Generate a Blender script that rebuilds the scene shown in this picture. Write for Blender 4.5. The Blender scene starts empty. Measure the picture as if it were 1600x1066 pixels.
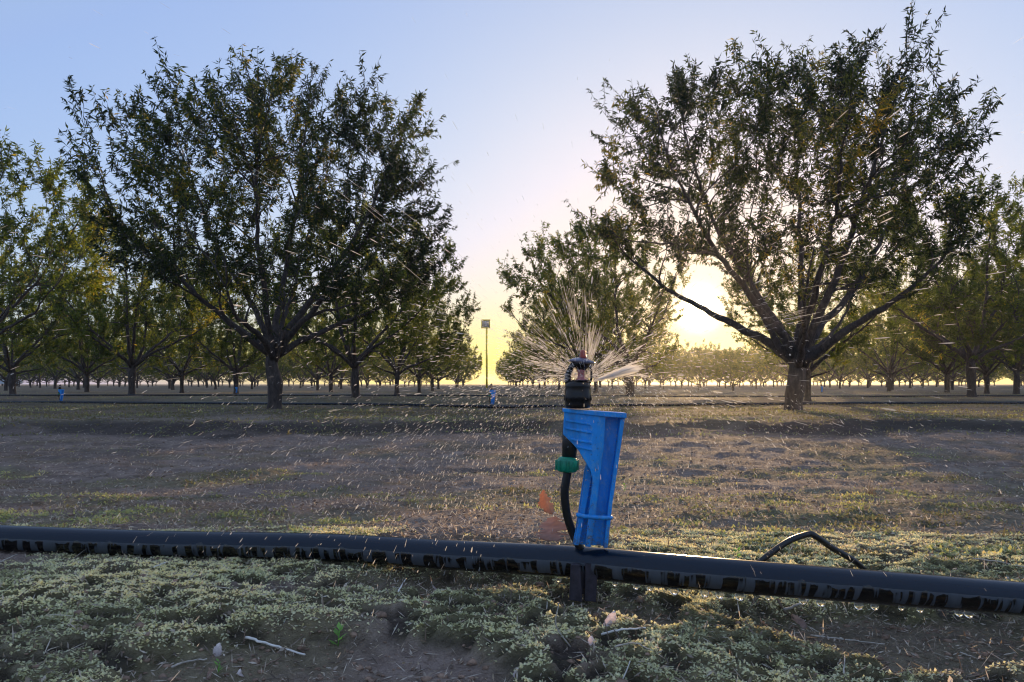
import bpy, math, random
import numpy as np
from mathutils import Vector

sc = bpy.context.scene
col = sc.collection
F = 1155.0            # focal length in photo pixels (1600 wide)
HZ = 600.0            # horizon row
CH = 0.40             # camera height
rad = math.radians

# ------------------------------------------------------------------ camera
cam_d = bpy.data.cameras.new('camera')
cam_d.sensor_width = 36.0
cam_d.lens = 36.0 * F / 1600.0
cam_d.shift_y = (HZ - 533.0) / 1600.0
cam_d.clip_start = 0.02
cam_d.clip_end = 3000
cam = bpy.data.objects.new('camera', cam_d)
cam.location = (0, 0, CH)
cam.rotation_euler = (rad(90), 0, 0)
col.objects.link(cam)
sc.camera = cam

# ------------------------------------------------------------------ sky, sun, exposure
SUN_AZ = math.atan((1092 - 800) / F)          # towards +X from +Y
SUN_EL = rad(5.6)
sdir = Vector((math.sin(SUN_AZ) * math.cos(SUN_EL), math.cos(SUN_AZ) * math.cos(SUN_EL), math.sin(SUN_EL)))
world = bpy.data.worlds.new('World')
sc.world = world
world.use_nodes = True
wn, wl = world.node_tree.nodes, world.node_tree.links
wn.clear()
sky = wn.new('ShaderNodeTexSky')
sky.sky_type = 'NISHITA'
sky.sun_disc = False
sky.sun_elevation = SUN_EL
sky.sun_rotation = SUN_AZ
sky.air_density = 1.0
sky.dust_density = 1.15
sky.ozone_density = 2.8
SKYS = 0.12
bg = wn.new('ShaderNodeBackground')
bg.inputs['Strength'].default_value = SKYS
wo = wn.new('ShaderNodeOutputWorld')
# the phone's wide-range picture: one tone curve over the whole sky (power law per channel, soft shoulder)
def wmath(op, a, b=None):
    n = wn.new('ShaderNodeMath'); n.operation = op
    for i, v in enumerate((a, b)):
        if v is None: continue
        if isinstance(v, (int, float)): n.inputs[i].default_value = v
        else: wl.new(v, n.inputs[i])
    return n.outputs[0]
sep = wn.new('ShaderNodeSeparateColor'); wl.new(sky.outputs[0], sep.inputs[0])
# away from the sun the dome carries on with the clear blue of the top of the picture
cR, cG, cB = (wmath('MAXIMUM', sep.outputs[i], lo) for i, lo in enumerate((.84, 1.45, 2.2)))
def shoulder(c, top, p=5.0):
    return wmath('DIVIDE', c, wmath('POWER', wmath('ADD', wmath('POWER', wmath('DIVIDE', c, top), p), 1.0), 1.0 / p))
tR = shoulder(wmath('MULTIPLY', wmath('POWER', cR, .49), .405), 1.12)
tG = shoulder(wmath('MULTIPLY', wmath('POWER', cG, .50), .432), .945)
ratio = wmath('DIVIDE', cB, cR)
warm = wmath('POWER', wmath('MINIMUM', wmath('DIVIDE', ratio, .9), 1.0), .85)
tB = shoulder(wmath('MULTIPLY', wmath('MULTIPLY', wmath('MULTIPLY', wmath('POWER', cB, .5), wmath('POWER', ratio, .215)), warm), .480), 1.10)
cmb = wn.new('ShaderNodeCombineColor')
for i, t in enumerate((tR, tG, tB)): wl.new(wmath('MULTIPLY', t, 1.0 / SKYS / 2 ** .45), cmb.inputs[i])
# bright aureole of the low sun in dusty air
tc = wn.new('ShaderNodeTexCoord')
dot = wn.new('ShaderNodeVectorMath'); dot.operation = 'DOT_PRODUCT'
dot.inputs[1].default_value = sdir
wl.new(tc.outputs['Generated'], dot.inputs[0])
dmx = wmath('MAXIMUM', dot.outputs['Value'], 0.0)
g1 = wmath('MULTIPLY', wmath('POWER', dmx, 6500.0), 60.0)
g2 = wmath('MULTIPLY', wmath('POWER', dmx, 420.0), 3.2)
g3 = wmath('MULTIPLY', wmath('POWER', dmx, 30.0), .45)
def tint(fac, c):
    n = wn.new('ShaderNodeVectorMath'); n.operation = 'SCALE'
    n.inputs[0].default_value = c; wl.new(fac, n.inputs['Scale']); return n.outputs[0]
def vadd(a, b):
    n = wn.new('ShaderNodeVectorMath'); n.operation = 'ADD'; wl.new(a, n.inputs[0]); wl.new(b, n.inputs[1]); return n.outputs[0]
tot = vadd(vadd(cmb.outputs[0], tint(g1, (1.0, .86, .55))), vadd(tint(g2, (1.0, .60, .12)), tint(g3, (1.0, .50, .10))))
wl.new(tot, bg.inputs['Color'])
wl.new(bg.outputs[0], wo.inputs[0])

sun_d = bpy.data.lights.new('sun', 'SUN')
sun_d.energy = 3.6
sun_d.angle = rad(0.6)
sun_d.color = (1.0, 0.66, 0.34)
sun = bpy.data.objects.new('sun', sun_d)
sun.rotation_euler = sdir.to_track_quat('Z', 'Y').to_euler()
sun.location = (20, 80, 12)
col.objects.link(sun)

vs = sc.view_settings
vs.view_transform = 'Standard'; vs.look = 'None'; vs.gamma = 1.0; vs.use_curve_mapping = False
vs.exposure = 0.45
cy = sc.cycles
cy.max_bounces = 8; cy.diffuse_bounces = 3; cy.glossy_bounces = 3; cy.transmission_bounces = 6
cy.transparent_max_bounces = 8; cy.volume_bounces = 1
cy.caustics_refractive = False; cy.caustics_reflective = False
cy.sample_clamp_indirect = 6
cy.use_denoising = True
cy.filter_width = 1.15

# ------------------------------------------------------------------ helpers
def tag(o, label=None, cat=None, group=None, kind=None):
    if label: o['label'] = label
    if cat: o['category'] = cat
    if group: o['group'] = group
    if kind: o['kind'] = kind
    return o

def mk(name, V, Fc, mat, parent=None, smooth=False, attrs=None, uv=None):
    """one mesh object from arrays (faces: list of arrays, 3 or 4 wide)"""
    me = bpy.data.meshes.new(name)
    V = np.asarray(V, dtype=np.float32).reshape(-1, 3)
    if not isinstance(Fc, list): Fc = [Fc]
    Fc = [np.asarray(f, dtype=np.int32) for f in Fc if len(f)]
    me.vertices.add(len(V)); me.vertices.foreach_set('co', V.ravel())
    loops = np.concatenate([f.ravel() for f in Fc])
    sizes = np.concatenate([np.full(len(f), f.shape[1], np.int32) for f in Fc])
    me.loops.add(len(loops)); me.loops.foreach_set('vertex_index', loops)
    me.polygons.add(len(sizes))
    st = np.concatenate([[0], np.cumsum(sizes)[:-1]]).astype(np.int32)
    me.polygons.foreach_set('loop_start', st)
    me.polygons.foreach_set('loop_total', sizes)
    if smooth: me.polygons.foreach_set('use_smooth', np.ones(len(sizes), bool))
    for k, a in (attrs or {}).items():
        at = me.attributes.new(k, 'FLOAT', 'POINT'); at.data.foreach_set('value', np.asarray(a, np.float32))
    me.update(calc_edges=True)
    me.materials.append(mat)
    o = bpy.data.objects.new(name, me); col.objects.link(o)
    if parent: o.parent = parent
    return o

class MB:
    """collects pieces of one mesh"""
    def __init__(s): s.V = []; s.Q = []; s.T = []; s.n = 0; s.A = []
    def add(s, V, Q=None, T=None, a=None):
        V = np.asarray(V, float).reshape(-1, 3)
        if Q is not None and len(Q): s.Q.append(np.asarray(Q, int).reshape(-1, 4) + s.n)
        if T is not None and len(T): s.T.append(np.asarray(T, int).reshape(-1, 3) + s.n)
        s.V.append(V); s.n += len(V)
        s.A.append(np.full(len(V), 0.5) if a is None else np.broadcast_to(a, (len(V),)))
    def tube(s, P, R, k=8, cap=True, a=None):
        P = np.asarray(P, float); n = len(P)
        R = np.broadcast_to(np.asarray(R, float), (n,))
        D = np.gradient(P, axis=0); D /= np.linalg.norm(D, axis=1)[:, None] + 1e-12
        ref = np.array([0.31, 0.17, 0.93]) if abs(D[:, 2]).mean() < .8 else np.array([1.0, .13, .05])
        A = np.cross(D, ref); A /= np.linalg.norm(A, axis=1)[:, None] + 1e-12
        B = np.cross(D, A)
        th = np.arange(k) * 2 * math.pi / k
        V = P[:, None, :] + R[:, None, None] * (np.cos(th)[None, :, None] * A[:, None, :] + np.sin(th)[None, :, None] * B[:, None, :])
        i = np.arange(n - 1)[:, None] * k; j = np.arange(k)[None, :]; j2 = (j + 1) % k
        Q = np.stack([i + j, i + k + j, i + k + j2, i + j2], -1).reshape(-1, 4)
        V = V.reshape(-1, 3); T = []
        if cap:
            V = np.vstack([V, P[0], P[-1]])
            for q in range(k):
                T.append((n * k, q, (q + 1) % k)); T.append((n * k + 1, (n - 1) * k + (q + 1) % k, (n - 1) * k + q))
        s.add(V, Q, T, a)
    def lathe(s, c, prof, k=24, axis=(0, 0, 1), a=None):
        """prof: list of (radius, height along axis) from point c"""
        ax = Vector(axis).normalized(); u = ax.orthogonal().normalized(); w = ax.cross(u)
        c = np.array(c, float); ax, u, w = map(np.array, (ax, u, w))
        th = np.arange(k) * 2 * math.pi / k
        ring = np.cos(th)[:, None] * u + np.sin(th)[:, None] * w
        V = np.concatenate([c + ax * h + ring * max(r, 1e-5) for r, h in prof])
        n = len(prof); i = np.arange(n - 1)[:, None] * k; j = np.arange(k)[None, :]; j2 = (j + 1) % k
        Q = np.stack([i + j, i + j2, i + k + j2, i + k + j], -1).reshape(-1, 4)
        T = []
        V = np.vstack([V, c + ax * prof[0][1], c + ax * prof[-1][1]])
        for q in range(k):
            T.append((n * k, (q + 1) % k, q)); T.append((n * k + 1, (n - 1) * k + q, (n - 1) * k + (q + 1) % k))
        s.add(V, Q, T, a)
    def prism(s, poly, y0, y1):
        """polygon in (x,z), extruded along y"""
        n = len(poly)
        V = [(x, y0, z) for x, z in poly] + [(x, y1, z) for x, z in poly]
        s.add(V, [(i, (i + 1) % n, n + (i + 1) % n, n + i) for i in range(n)])
        s.ng = getattr(s, 'ng', []); b = s.n - 2 * n
        s.ng.append([b + i for i in range(n)][::-1]); s.ng.append([b + n + i for i in range(n)])
    def box(s, lo, hi):
        x0, y0, z0 = lo; x1, y1, z1 = hi
        s.add([(x0,y0,z0),(x1,y0,z0),(x1,y1,z0),(x0,y1,z0),(x0,y0,z1),(x1,y0,z1),(x1,y1,z1),(x0,y1,z1)],
              [(0,3,2,1),(4,5,6,7),(0,1,5,4),(1,2,6,5),(2,3,7,6),(3,0,4,7)])
    def build(s, name, mat, parent=None, smooth=False, origin=(0, 0, 0), attr=None, bevel=0):
        V = np.concatenate(s.V) - np.array(origin)
        if hasattr(s, 'ng'):
            me = bpy.data.meshes.new(name)
            fs = [tuple(map(int, f)) for q in s.Q for f in q] + [tuple(map(int, f)) for t in s.T for f in t] + [tuple(f) for f in s.ng]
            me.from_pydata([tuple(v) for v in V], [], fs); me.update(); me.materials.append(mat)
            if smooth: me.polygons.foreach_set('use_smooth', np.ones(len(me.polygons), bool))
            o = bpy.data.objects.new(name, me); col.objects.link(o)
            if parent: o.parent = parent
        else:
            fc = []
            if s.Q: fc.append(np.concatenate(s.Q))
            if s.T: fc.append(np.concatenate(s.T))
            o = mk(name, V, fc, mat, parent, smooth, {attr: np.concatenate(s.A)} if attr else None)
        if bevel:
            b = o.modifiers.new('bevel', 'BEVEL'); b.width = bevel; b.segments = 2; b.limit_method = 'ANGLE'
        return o

def empty(name, loc):
    o = bpy.data.objects.new(name, None); o.location = loc; o.empty_display_size = .1; col.objects.link(o); return o

def copy_tree(o, parent=None):
    c = o.copy(); col.objects.link(c); c.parent = parent
    for ch in o.children: copy_tree(ch, c)
    return c

def W(px, py, d):
    """photo pixel and distance -> point in the place"""
    return np.array([(px - 800.0) / F * d, d, CH + (HZ - py) / F * d])

def hash2(ix, iy, seed):
    h = (ix.astype(np.int64) * 374761393 + iy.astype(np.int64) * 668265263 + seed * 974634777) & 0x7fffffff
    h = ((h ^ (h >> 13)) * 1274126177) & 0x7fffffff
    h = (h ^ (h >> 16)) & 0xffff
    return h / 65535.0
def vn(x, y, seed=0):
    ix = np.floor(x); iy = np.floor(y); fx = x - ix; fy = y - iy
    fx = fx * fx * (3 - 2 * fx); fy = fy * fy * (3 - 2 * fy)
    a = hash2(ix, iy, seed); b = hash2(ix + 1, iy, seed); c = hash2(ix, iy + 1, seed); d = hash2(ix + 1, iy + 1, seed)
    return (a * (1 - fx) + b * fx) * (1 - fy) + (c * (1 - fx) + d * fx) * fy
def fbm(x, y, seed=0, oct=4):
    t = 0; a = .5; s = 0
    for o in range(oct):
        t = t + a * vn(x * 2 ** o + 17.3 * o, y * 2 ** o - 9.1 * o, seed + o); s += a; a *= .5
    return t / s
def sst(a, b, x):
    t = np.clip((x - a) / (b - a), 0, 1); return t * t * (3 - 2 * t)

# ------------------------------------------------------------------ materials
def newmat(name):
    m = bpy.data.materials.new(name); m.use_nodes = True
    nt = m.node_tree; nt.nodes.clear()
    out = nt.nodes.new('ShaderNodeOutputMaterial')
    return m, nt, out
def N(nt, t, **kw):
    n = nt.nodes.new(t)
    for k, v in kw.items():
        if hasattr(n, k): setattr(n, k, v)
        else: n.inputs[k.replace('_', ' ')].default_value = v
    return n
def ramp(nt, fac, stops, mode='LINEAR'):
    r = nt.nodes.new('ShaderNodeValToRGB'); r.color_ramp.interpolation = mode
    e = r.color_ramp.elements
    while len(e) < len(stops): e.new(0.5)
    for i, (p, c) in enumerate(stops):
        e[i].position = p; e[i].color = (*c, 1) if len(c) == 3 else c
    nt.links.new(fac, r.inputs[0]); return r.outputs[0]
def noise(nt, vec, scale, detail=4, rough=.55, dist=0):
    n = nt.nodes.new('ShaderNodeTexNoise'); n.inputs['Scale'].default_value = scale
    n.inputs['Detail'].default_value = detail; n.inputs['Roughness'].default_value = rough; n.inputs['Distortion'].default_value = dist
    if vec is not None: nt.links.new(vec, n.inputs['Vector'])
    return n.outputs['Fac']
def mixc(nt, f, a, b, mode='MIX'):
    n = nt.nodes.new('ShaderNodeMix'); n.data_type = 'RGBA'; n.blend_type = mode
    for sock, v in ((n.inputs[0], f), (n.inputs[6], a), (n.inputs[7], b)):
        if isinstance(v, (int, float)): sock.default_value = v
        elif isinstance(v, tuple): sock.default_value = (*v, 1)
        else: nt.links.new(v, sock)
    return n.outputs[2]
def mth(nt, op, a, b=0.0, clamp=False):
    n = nt.nodes.new('ShaderNodeMath'); n.operation = op; n.use_clamp = clamp
    for i, v in enumerate((a, b)):
        if isinstance(v, (int, float)): n.inputs[i].default_value = v
        else: nt.links.new(v, n.inputs[i])
    return n.outputs[0]
def attr(nt, name):
    n = nt.nodes.new('ShaderNodeAttribute'); n.attribute_name = name; return n.outputs['Fac']
def bump(nt, h, strength, dist):
    n = nt.nodes.new('ShaderNodeBump'); n.inputs['Strength'].default_value = strength; n.inputs['Distance'].default_value = dist
    nt.links.new(h, n.inputs['Height']); return n.outputs[0]
def pos(nt): return nt.nodes.new('ShaderNodeNewGeometry').outputs['Position']
def objc(nt): return nt.nodes.new('ShaderNodeTexCoord').outputs['Object']
def scaled(nt, v, s):
    n = nt.nodes.new('ShaderNodeMapping'); n.inputs['Scale'].default_value = s; nt.links.new(v, n.inputs[0]); return n.outputs[0]

def ground_mat():
    m, nt, out = newmat('soil and weed ground')
    p = pos(nt)
    soil = ramp(nt, noise(nt, p, 7, 8, .7), [(.30, (.08, .058, .046)), (.5, (.27, .20, .16)), (.72, (.50, .385, .32))])
    big = noise(nt, scaled(nt, p, (.25, .7, 1)), 1.4, 4)
    soil = mixc(nt, ramp(nt, big, [(.35, (0, 0, 0)), (.65, (1, 1, 1))]), soil, mixc(nt, .55, soil, (.33, .25, .205)))
    speck = noise(nt, p, 190, 2, .6)
    soil = mixc(nt, ramp(nt, speck, [(.60, (0, 0, 0)), (.70, (.55, .55, .55))]), soil, (.55, .43, .32))
    moss = ramp(nt, noise(nt, p, 26, 5, .7), [(.25, (.10, .085, .048)), (.5, (.23, .205, .11)), (.75, (.36, .32, .18))])
    dry = ramp(nt, noise(nt, p, 60, 3, .6), [(.3, (.12, .085, .045)), (.7, (.33, .25, .14))])
    c = mixc(nt, attr(nt, 'moss'), soil, moss)
    c = mixc(nt, mth(nt, 'MULTIPLY', attr(nt, 'dry'), .7), c, dry)
    c = mixc(nt, mth(nt, 'MULTIPLY', attr(nt, 'damp_shade'), .85), c, (.045, .034, .028))  # moist soil and painted shade both darken the colour here
    b = N(nt, 'ShaderNodeBsdfPrincipled'); b.inputs['Specular IOR Level'].default_value = .25
    nt.links.new(c, b.inputs['Base Color'])
    nt.links.new(mth(nt, 'SUBTRACT', .93, mth(nt, 'MULTIPLY', attr(nt, 'damp_shade'), .08)), b.inputs['Roughness'])
    h = mth(nt, 'ADD', noise(nt, p, 55, 6, .7), mth(nt, 'ADD', mth(nt, 'MULTIPLY', noise(nt, scaled(nt, p, (1, 1.6, 1)), 9, 5, .7), 2.5), mth(nt, 'MULTIPLY', noise(nt, scaled(nt, p, (.8, 1.8, 1)), 22, 5, .75), 1.6)))
    nt.links.new(bump(nt, h, 1.0, .020), b.inputs['Normal'])
    nt.links.new(b.outputs[0], out.inputs[0]); return m

def leaf_mat(name, stops, trans=.45, rough=.5, tsc=(1.0, 1.0, .55)):
    m, nt, out = newmat(name)
    c = ramp(nt, attr(nt, 'tone'), stops)
    pr = N(nt, 'ShaderNodeBsdfPrincipled'); pr.inputs['Roughness'].default_value = rough; pr.inputs['Specular IOR Level'].default_value = .35
    nt.links.new(c, pr.inputs['Base Color'])
    tr = N(nt, 'ShaderNodeBsdfTranslucent')
    tcx = mixc(nt, 1.0, c, tuple(x * 3.5 for x in tsc), 'MULTIPLY')
    nt.links.new(tcx, tr.inputs['Color'])
    mx = N(nt, 'ShaderNodeMixShader'); mx.inputs[0].default_value = trans
    nt.links.new(pr.outputs[0], mx.inputs[1]); nt.links.new(tr.outputs[0], mx.inputs[2])
    nt.links.new(mx.outputs[0], out.inputs[0]); return m

def bark_mat(name='dark bark'):
    m, nt, out = newmat(name)
    p = objc(nt)
    n1 = noise(nt, scaled(nt, p, (1, 1, .35)), 26, 6, .7)
    n2 = noise(nt, p, 5, 3)
    c = ramp(nt, n1, [(.3, (.022, .016, .013)), (.55, (.06, .046, .040)), (.8, (.14, .11, .095))])
    c = mixc(nt, ramp(nt, n2, [(.5, (0, 0, 0)), (.75, (.5, .5, .5))]), c, (.12, .10, .09))
    b = N(nt, 'ShaderNodeBsdfPrincipled'); b.inputs['Roughness'].default_value = .85
    nt.links.new(c, b.inputs['Base Color']); nt.links.new(bump(nt, n1, 1.0, .02), b.inputs['Normal'])
    nt.links.new(b.outputs[0], out.inputs[0]); return m

def plain(name, c, rough=.5, spec=.5, var=.25, nscale=30, bumps=.2, bdist=.002, coat=0, trans=0, ior=1.45, metal=0, c2=None):
    m, nt, out = newmat(name)
    p = objc(nt); n1 = noise(nt, p, nscale, 5, .65)
    lo = tuple(x * (1 - var) for x in c); hi = c2 or tuple(min(1, x * (1 + var)) for x in c)
    cc = ramp(nt, n1, [(.3, lo), (.7, hi)])
    b = N(nt, 'ShaderNodeBsdfPrincipled'); b.inputs['Roughness'].default_value = rough
    b.inputs['Specular IOR Level'].default_value = spec; b.inputs['Coat Weight'].default_value = coat
    b.inputs['Transmission Weight'].default_value = trans; b.inputs['IOR'].default_value = ior; b.inputs['Metallic'].default_value = metal
    nt.links.new(cc, b.inputs['Base Color'])
    if bumps: nt.links.new(bump(nt, n1, bumps, bdist), b.inputs['Normal'])
    nt.links.new(b.outputs[0], out.inputs[0]); return m

def pipe_mat():
    """black polyethylene, dusty on the shoulder, with wet runs down the lower half"""
    m, nt, out = newmat('wet black pipe')
    ang = attr(nt, 'ang'); run = attr(nt, 'run')      # ang: height round the pipe -1..1, run: metres along it
    cmb = N(nt, 'ShaderNodeCombineXYZ'); nt.links.new(run, cmb.inputs[0]); nt.links.new(mth(nt, 'MULTIPLY', ang, .0035), cmb.inputs[1])
    v = cmb.outputs[0]
    n_run = noise(nt, v, 40, 3, .62, 0)
    n_edge = noise(nt, v, 22, 3, .6)
    edge = mth(nt, 'SUBTRACT', mth(nt, 'MULTIPLY', n_edge, 1.7), .72)      # where each run starts
    low = mth(nt, 'LESS_THAN', ang, edge)
    streak = ramp(nt, n_run, [(.47, (0, 0, 0)), (.505, (1, 1, 1))])
    wet = mth(nt, 'MULTIPLY', low, streak)
    bottom = ramp(nt, mth(nt, 'ADD', ang, mth(nt, 'MULTIPLY', n_edge, .25)), [(-1 + 1.32, (1, 1, 1)), (.40, (0, 0, 0))])
    bt = mth(nt, 'LESS_THAN', mth(nt, 'ADD', ang, mth(nt, 'MULTIPLY', n_edge, .3)), -.52)
    wet = mth(nt, 'MAXIMUM', wet, bt)
    dust_z = mth(nt, 'LESS_THAN', ang, mth(nt, 'ADD', .16, mth(nt, 'MULTIPLY', n_edge, .12)))
    dusty = mixc(nt, dust_z, (.003, .010, .022), mixc(nt, noise(nt, v, 120, 4, .7), (.030, .038, .048), (.085, .095, .11)))
    c = mixc(nt, wet, dusty, (.003, .003, .004))
    b = N(nt, 'ShaderNodeBsdfPrincipled'); nt.links.new(c, b.inputs['Base Color'])
    r = mth(nt, 'ADD', mth(nt, 'MULTIPLY', dust_z, .30), .26)
    r = mth(nt, 'SUBTRACT', r, mth(nt, 'MULTIPLY', wet, .38), True)
    nt.links.new(mth(nt, 'MAXIMUM', r, .12), b.inputs['Roughness'])
    b.inputs['Specular IOR Level'].default_value = .32
    nt.links.new(bump(nt, noise(nt, objc(nt), 240, 3), .10, .0006), b.inputs['Normal'])
    b.inputs['Coat Roughness'].default_value = .07; nt.links.new(mth(nt, 'MULTIPLY', wet, .6), b.inputs['Coat Weight'])
    nt.links.new(b.outputs[0], out.inputs[0]); return m

def blue_mat():
    m, nt, out = newmat('blue moulded plastic')
    p = objc(nt)
    n1 = noise(nt, scaled(nt, p, (1, 1, .35)), 45, 5, .7)
    c = ramp(nt, n1, [(.3, (.002, .27, .80)), (.65, (.006, .38, .96))])
    fine = noise(nt, scaled(nt, p, (1, 1, .5)), 160, 4, .8)
    c = mixc(nt, ramp(nt, fine, [(.50, (0, 0, 0)), (.66, (.6, .6, .6))]), c, (.16, .44, .74))
    big = noise(nt, scaled(nt, p, (1, 1, .3)), 14, 4, .7)
    c = mixc(nt, ramp(nt, big, [(.46, (0, 0, 0)), (.62, (.6, .6, .6))]), c, (.004, .13, .38))
    sz = nt.nodes.new('ShaderNodeSeparateXYZ'); nt.links.new(p, sz.inputs[0])
    mud = mth(nt, 'MULTIPLY', mth(nt, 'SUBTRACT', 1.0, mth(nt, 'MULTIPLY', sz.outputs[2], 14.0), True), ramp(nt, noise(nt, p, 130, 5, .8), [(.45, (0, 0, 0)), (.62, (.8, .8, .8))]))
    c = mixc(nt, mud, c, (.12, .10, .085))
    b = N(nt, 'ShaderNodeBsdfPrincipled'); b.inputs['Roughness'].default_value = .38; b.inputs['Specular IOR Level'].default_value = .5
    nt.links.new(c, b.inputs['Base Color']); nt.links.new(bump(nt, n1, .15, .001), b.inputs['Normal'])
    tr = N(nt, 'ShaderNodeBsdfTranslucent'); nt.links.new(c, tr.inputs['Color'])
    mx = N(nt, 'ShaderNodeMixShader'); mx.inputs[0].default_value = .12
    nt.links.new(b.outputs[0], mx.inputs[1]); nt.links.new(tr.outputs[0], mx.inputs[2])
    nt.links.new(mx.outputs[0], out.inputs[0]); return m

def water_mat(name, rough, body):
    m, nt, out = newmat(name)
    if body <= 0:
        g = N(nt, 'ShaderNodeBsdfPrincipled'); g.inputs['Base Color'].default_value = (1, 1, 1, 1)
        g.inputs['Transmission Weight'].default_value = 1; g.inputs['IOR'].default_value = 1.33; g.inputs['Roughness'].default_value = rough
        nt.links.new(g.outputs[0], out.inputs[0]); return m
    # thin broken water: part clear, part scattering the light that comes through it
    t = N(nt, 'ShaderNodeBsdfTranslucent'); t.inputs['Color'].default_value = (.96, .94, .90, 1)
    d = N(nt, 'ShaderNodeBsdfGlossy'); d.inputs['Color'].default_value = (.9, .9, .9, 1); d.inputs['Roughness'].default_value = rough
    a = N(nt, 'ShaderNodeMixShader'); a.inputs[0].default_value = .25
    nt.links.new(t.outputs[0], a.inputs[1]); nt.links.new(d.outputs[0], a.inputs[2])
    c = N(nt, 'ShaderNodeBsdfTransparent')
    x = N(nt, 'ShaderNodeMixShader'); x.inputs[0].default_value = body
    nt.links.new(c.outputs[0], x.inputs[1]); nt.links.new(a.outputs[0], x.inputs[2])
    nt.links.new(x.outputs[0], out.inputs[0])
    return m

M = {}
M['ground'] = ground_mat()
M['leaf'] = leaf_mat('orchard leaf', [(0, (.007, .012, .005)), (.5, (.018, .027, .008)), (.8, (.062, .070, .012)), (1, (.19, .13, .02))], .45)
M['leaf2'] = leaf_mat('orchard leaf in the rows', [(0, (.022, .034, .009)), (.5, (.055, .072, .014)), (.85, (.115, .12, .02)), (1, (.22, .16, .025))], .55)
M['bark'] = bark_mat()
M['moss'] = leaf_mat('grey green weed leaflet', [(0, (.13, .11, .055)), (.5, (.33, .335, .21)), (.85, (.60, .59, .42)), (1, (.64, .56, .36))], .3, .7, (1, .95, .7))
M['weed'] = leaf_mat('field weed leaflet', [(0, (.10, .09, .055)), (.5, (.20, .215, .11)), (.8, (.31, .32, .15)), (1, (.40, .34, .19))], .35, .7, (1, .95, .6))
M['straw'] = leaf_mat('dry straw bit', [(0, (.09, .07, .055)), (.5, (.23, .185, .145)), (1, (.52, .47, .40))], .25, .7, (1, .9, .7))
M['clod'] = plain('soil clod', (.26, .175, .125), .95, .2, .5, 60, .6, .004)
M['pipe'] = pipe_mat()
M['blue'] = blue_mat()
M['black'] = plain('wet black plastic', (.006, .006, .007), .25, .4, .4, 60, .15, .001)
M['blackmatt'] = plain('black rubber tube', (.014, .014, .015), .38, .5, .3, 60, .1, .001)
M['spike'] = plain('muddy dark spike', (.03, .026, .035), .6, .4, .5, 90, .4, .002)
M['green'] = plain('green plastic nut', (.0, .21, .12), .35, .5, .45, 90, .2, .001)
M['red'] = plain('dark red plastic', (.33, .05, .03), .35, .5, .3, 80, .1)
M['pink'] = plain('pale red nozzle plate', (.42, .14, .14), .35, .5, .3, 80, .1)
M['cap'] = plain('grey violet deflector cap', (.10, .095, .14), .18, .6, .3, 60, .1)
M['water'] = water_mat('clear water', .03, 0)
M['drop'] = water_mat('hanging drop water', .1, .0)
M['spray'] = water_mat('flying water', .35, .5)
M['thread'] = water_mat('fine water threads', .35, .42)
M['jet'] = water_mat('water jet', .3, .5)
M['leafdry'] = leaf_mat('dry brown leaf', [(0, (.24, .16, .13)), (.5, (.34, .22, .17)), (1, (.46, .30, .21))], .15, .6, (1, .85, .7))
M['leaforange'] = leaf_mat('orange brown leaf', [(0, (.30, .18, .11)), (.5, (.46, .26, .13)), (1, (.54, .33, .18))], .20, .6, (1, .8, .5))
M['leafpale'] = leaf_mat('bleached leaf', [(0, (.34, .30, .29)), (1, (.62, .60, .60))], .3, .6, (1, .9, .8))
M['twig'] = plain('pale dry twig', (.42, .37, .31), .8, .3, .3, 70, .4, .001)
M['twigdark'] = plain('brown twig', (.20, .14, .10), .8, .3, .4, 70, .4, .001)
M['straww'] = plain('white reed', (.66, .62, .56), .7, .3, .2, 70, .2, .001)
M['sproutleaf'] = leaf_mat('fresh green sprout', [(0, (.08, .17, .04)), (1, (.20, .36, .10))], .4, .5, (1, 1, .6))
M['pole'] = plain('yellow pole paint', (.85, .62, .03), .5, .5, .15, 4, .1)
M['sign'] = plain('grey sign plate', (.34, .33, .30), .5, .4, .1, 4, 0)
M['signpale'] = plain('pale sign print', (.62, .62, .60), .5, .4, .1, 4, 0)
M['carpaint'] = plain('pale blue car paint', (.62, .70, .78), .3, .5, .05, 3, 0, coat=.4)
M['glassdark'] = plain('car window glass', (.03, .035, .045), .08, .6, .1, 3, 0)
M['tyre'] = plain('tyre rubber', (.02, .02, .02), .8, .3, .2, 10, .1)

# ------------------------------------------------------------------ ground
def wobble(x):
    return (fbm(x * .35, x * 0 + 3, 31, 3) - .5) * 1.4 + (fbm(x * 1.7, x * 0 + 8, 33, 4) - .5) * .9
def soil_mask(x, y):
    """1 where the earth lies bare near the pipe"""
    e = fbm(x * 9, y * 9, 5, 3) - .5
    def blob(cx, cy, rx, ry, k): return 1 - sst(.75, 1.12, np.sqrt(((x - cx) / rx) ** 2 + ((y - cy) / ry) ** 2) + e * k)
    h1 = blob(-.23, .905, .235, .105, .6)
    h2 = blob(.64, 1.06, .34, .115, .8)
    h3 = .85 * np.clip(blob(-.16, 1.20, .17, .085, 1.3) + blob(.14, 1.09, .13, .075, 1.3), 0, 1)
    return np.clip(h1 + h2 + h3, 0, 1)
def near_berm(x, y):
    return sst(2.9, 1.35, y) * (.070 - .036 * sst(.05, .65, x) * (1 - sst(1.3, 2.2, y))) - sst(1.08, .70, y) * .050
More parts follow.
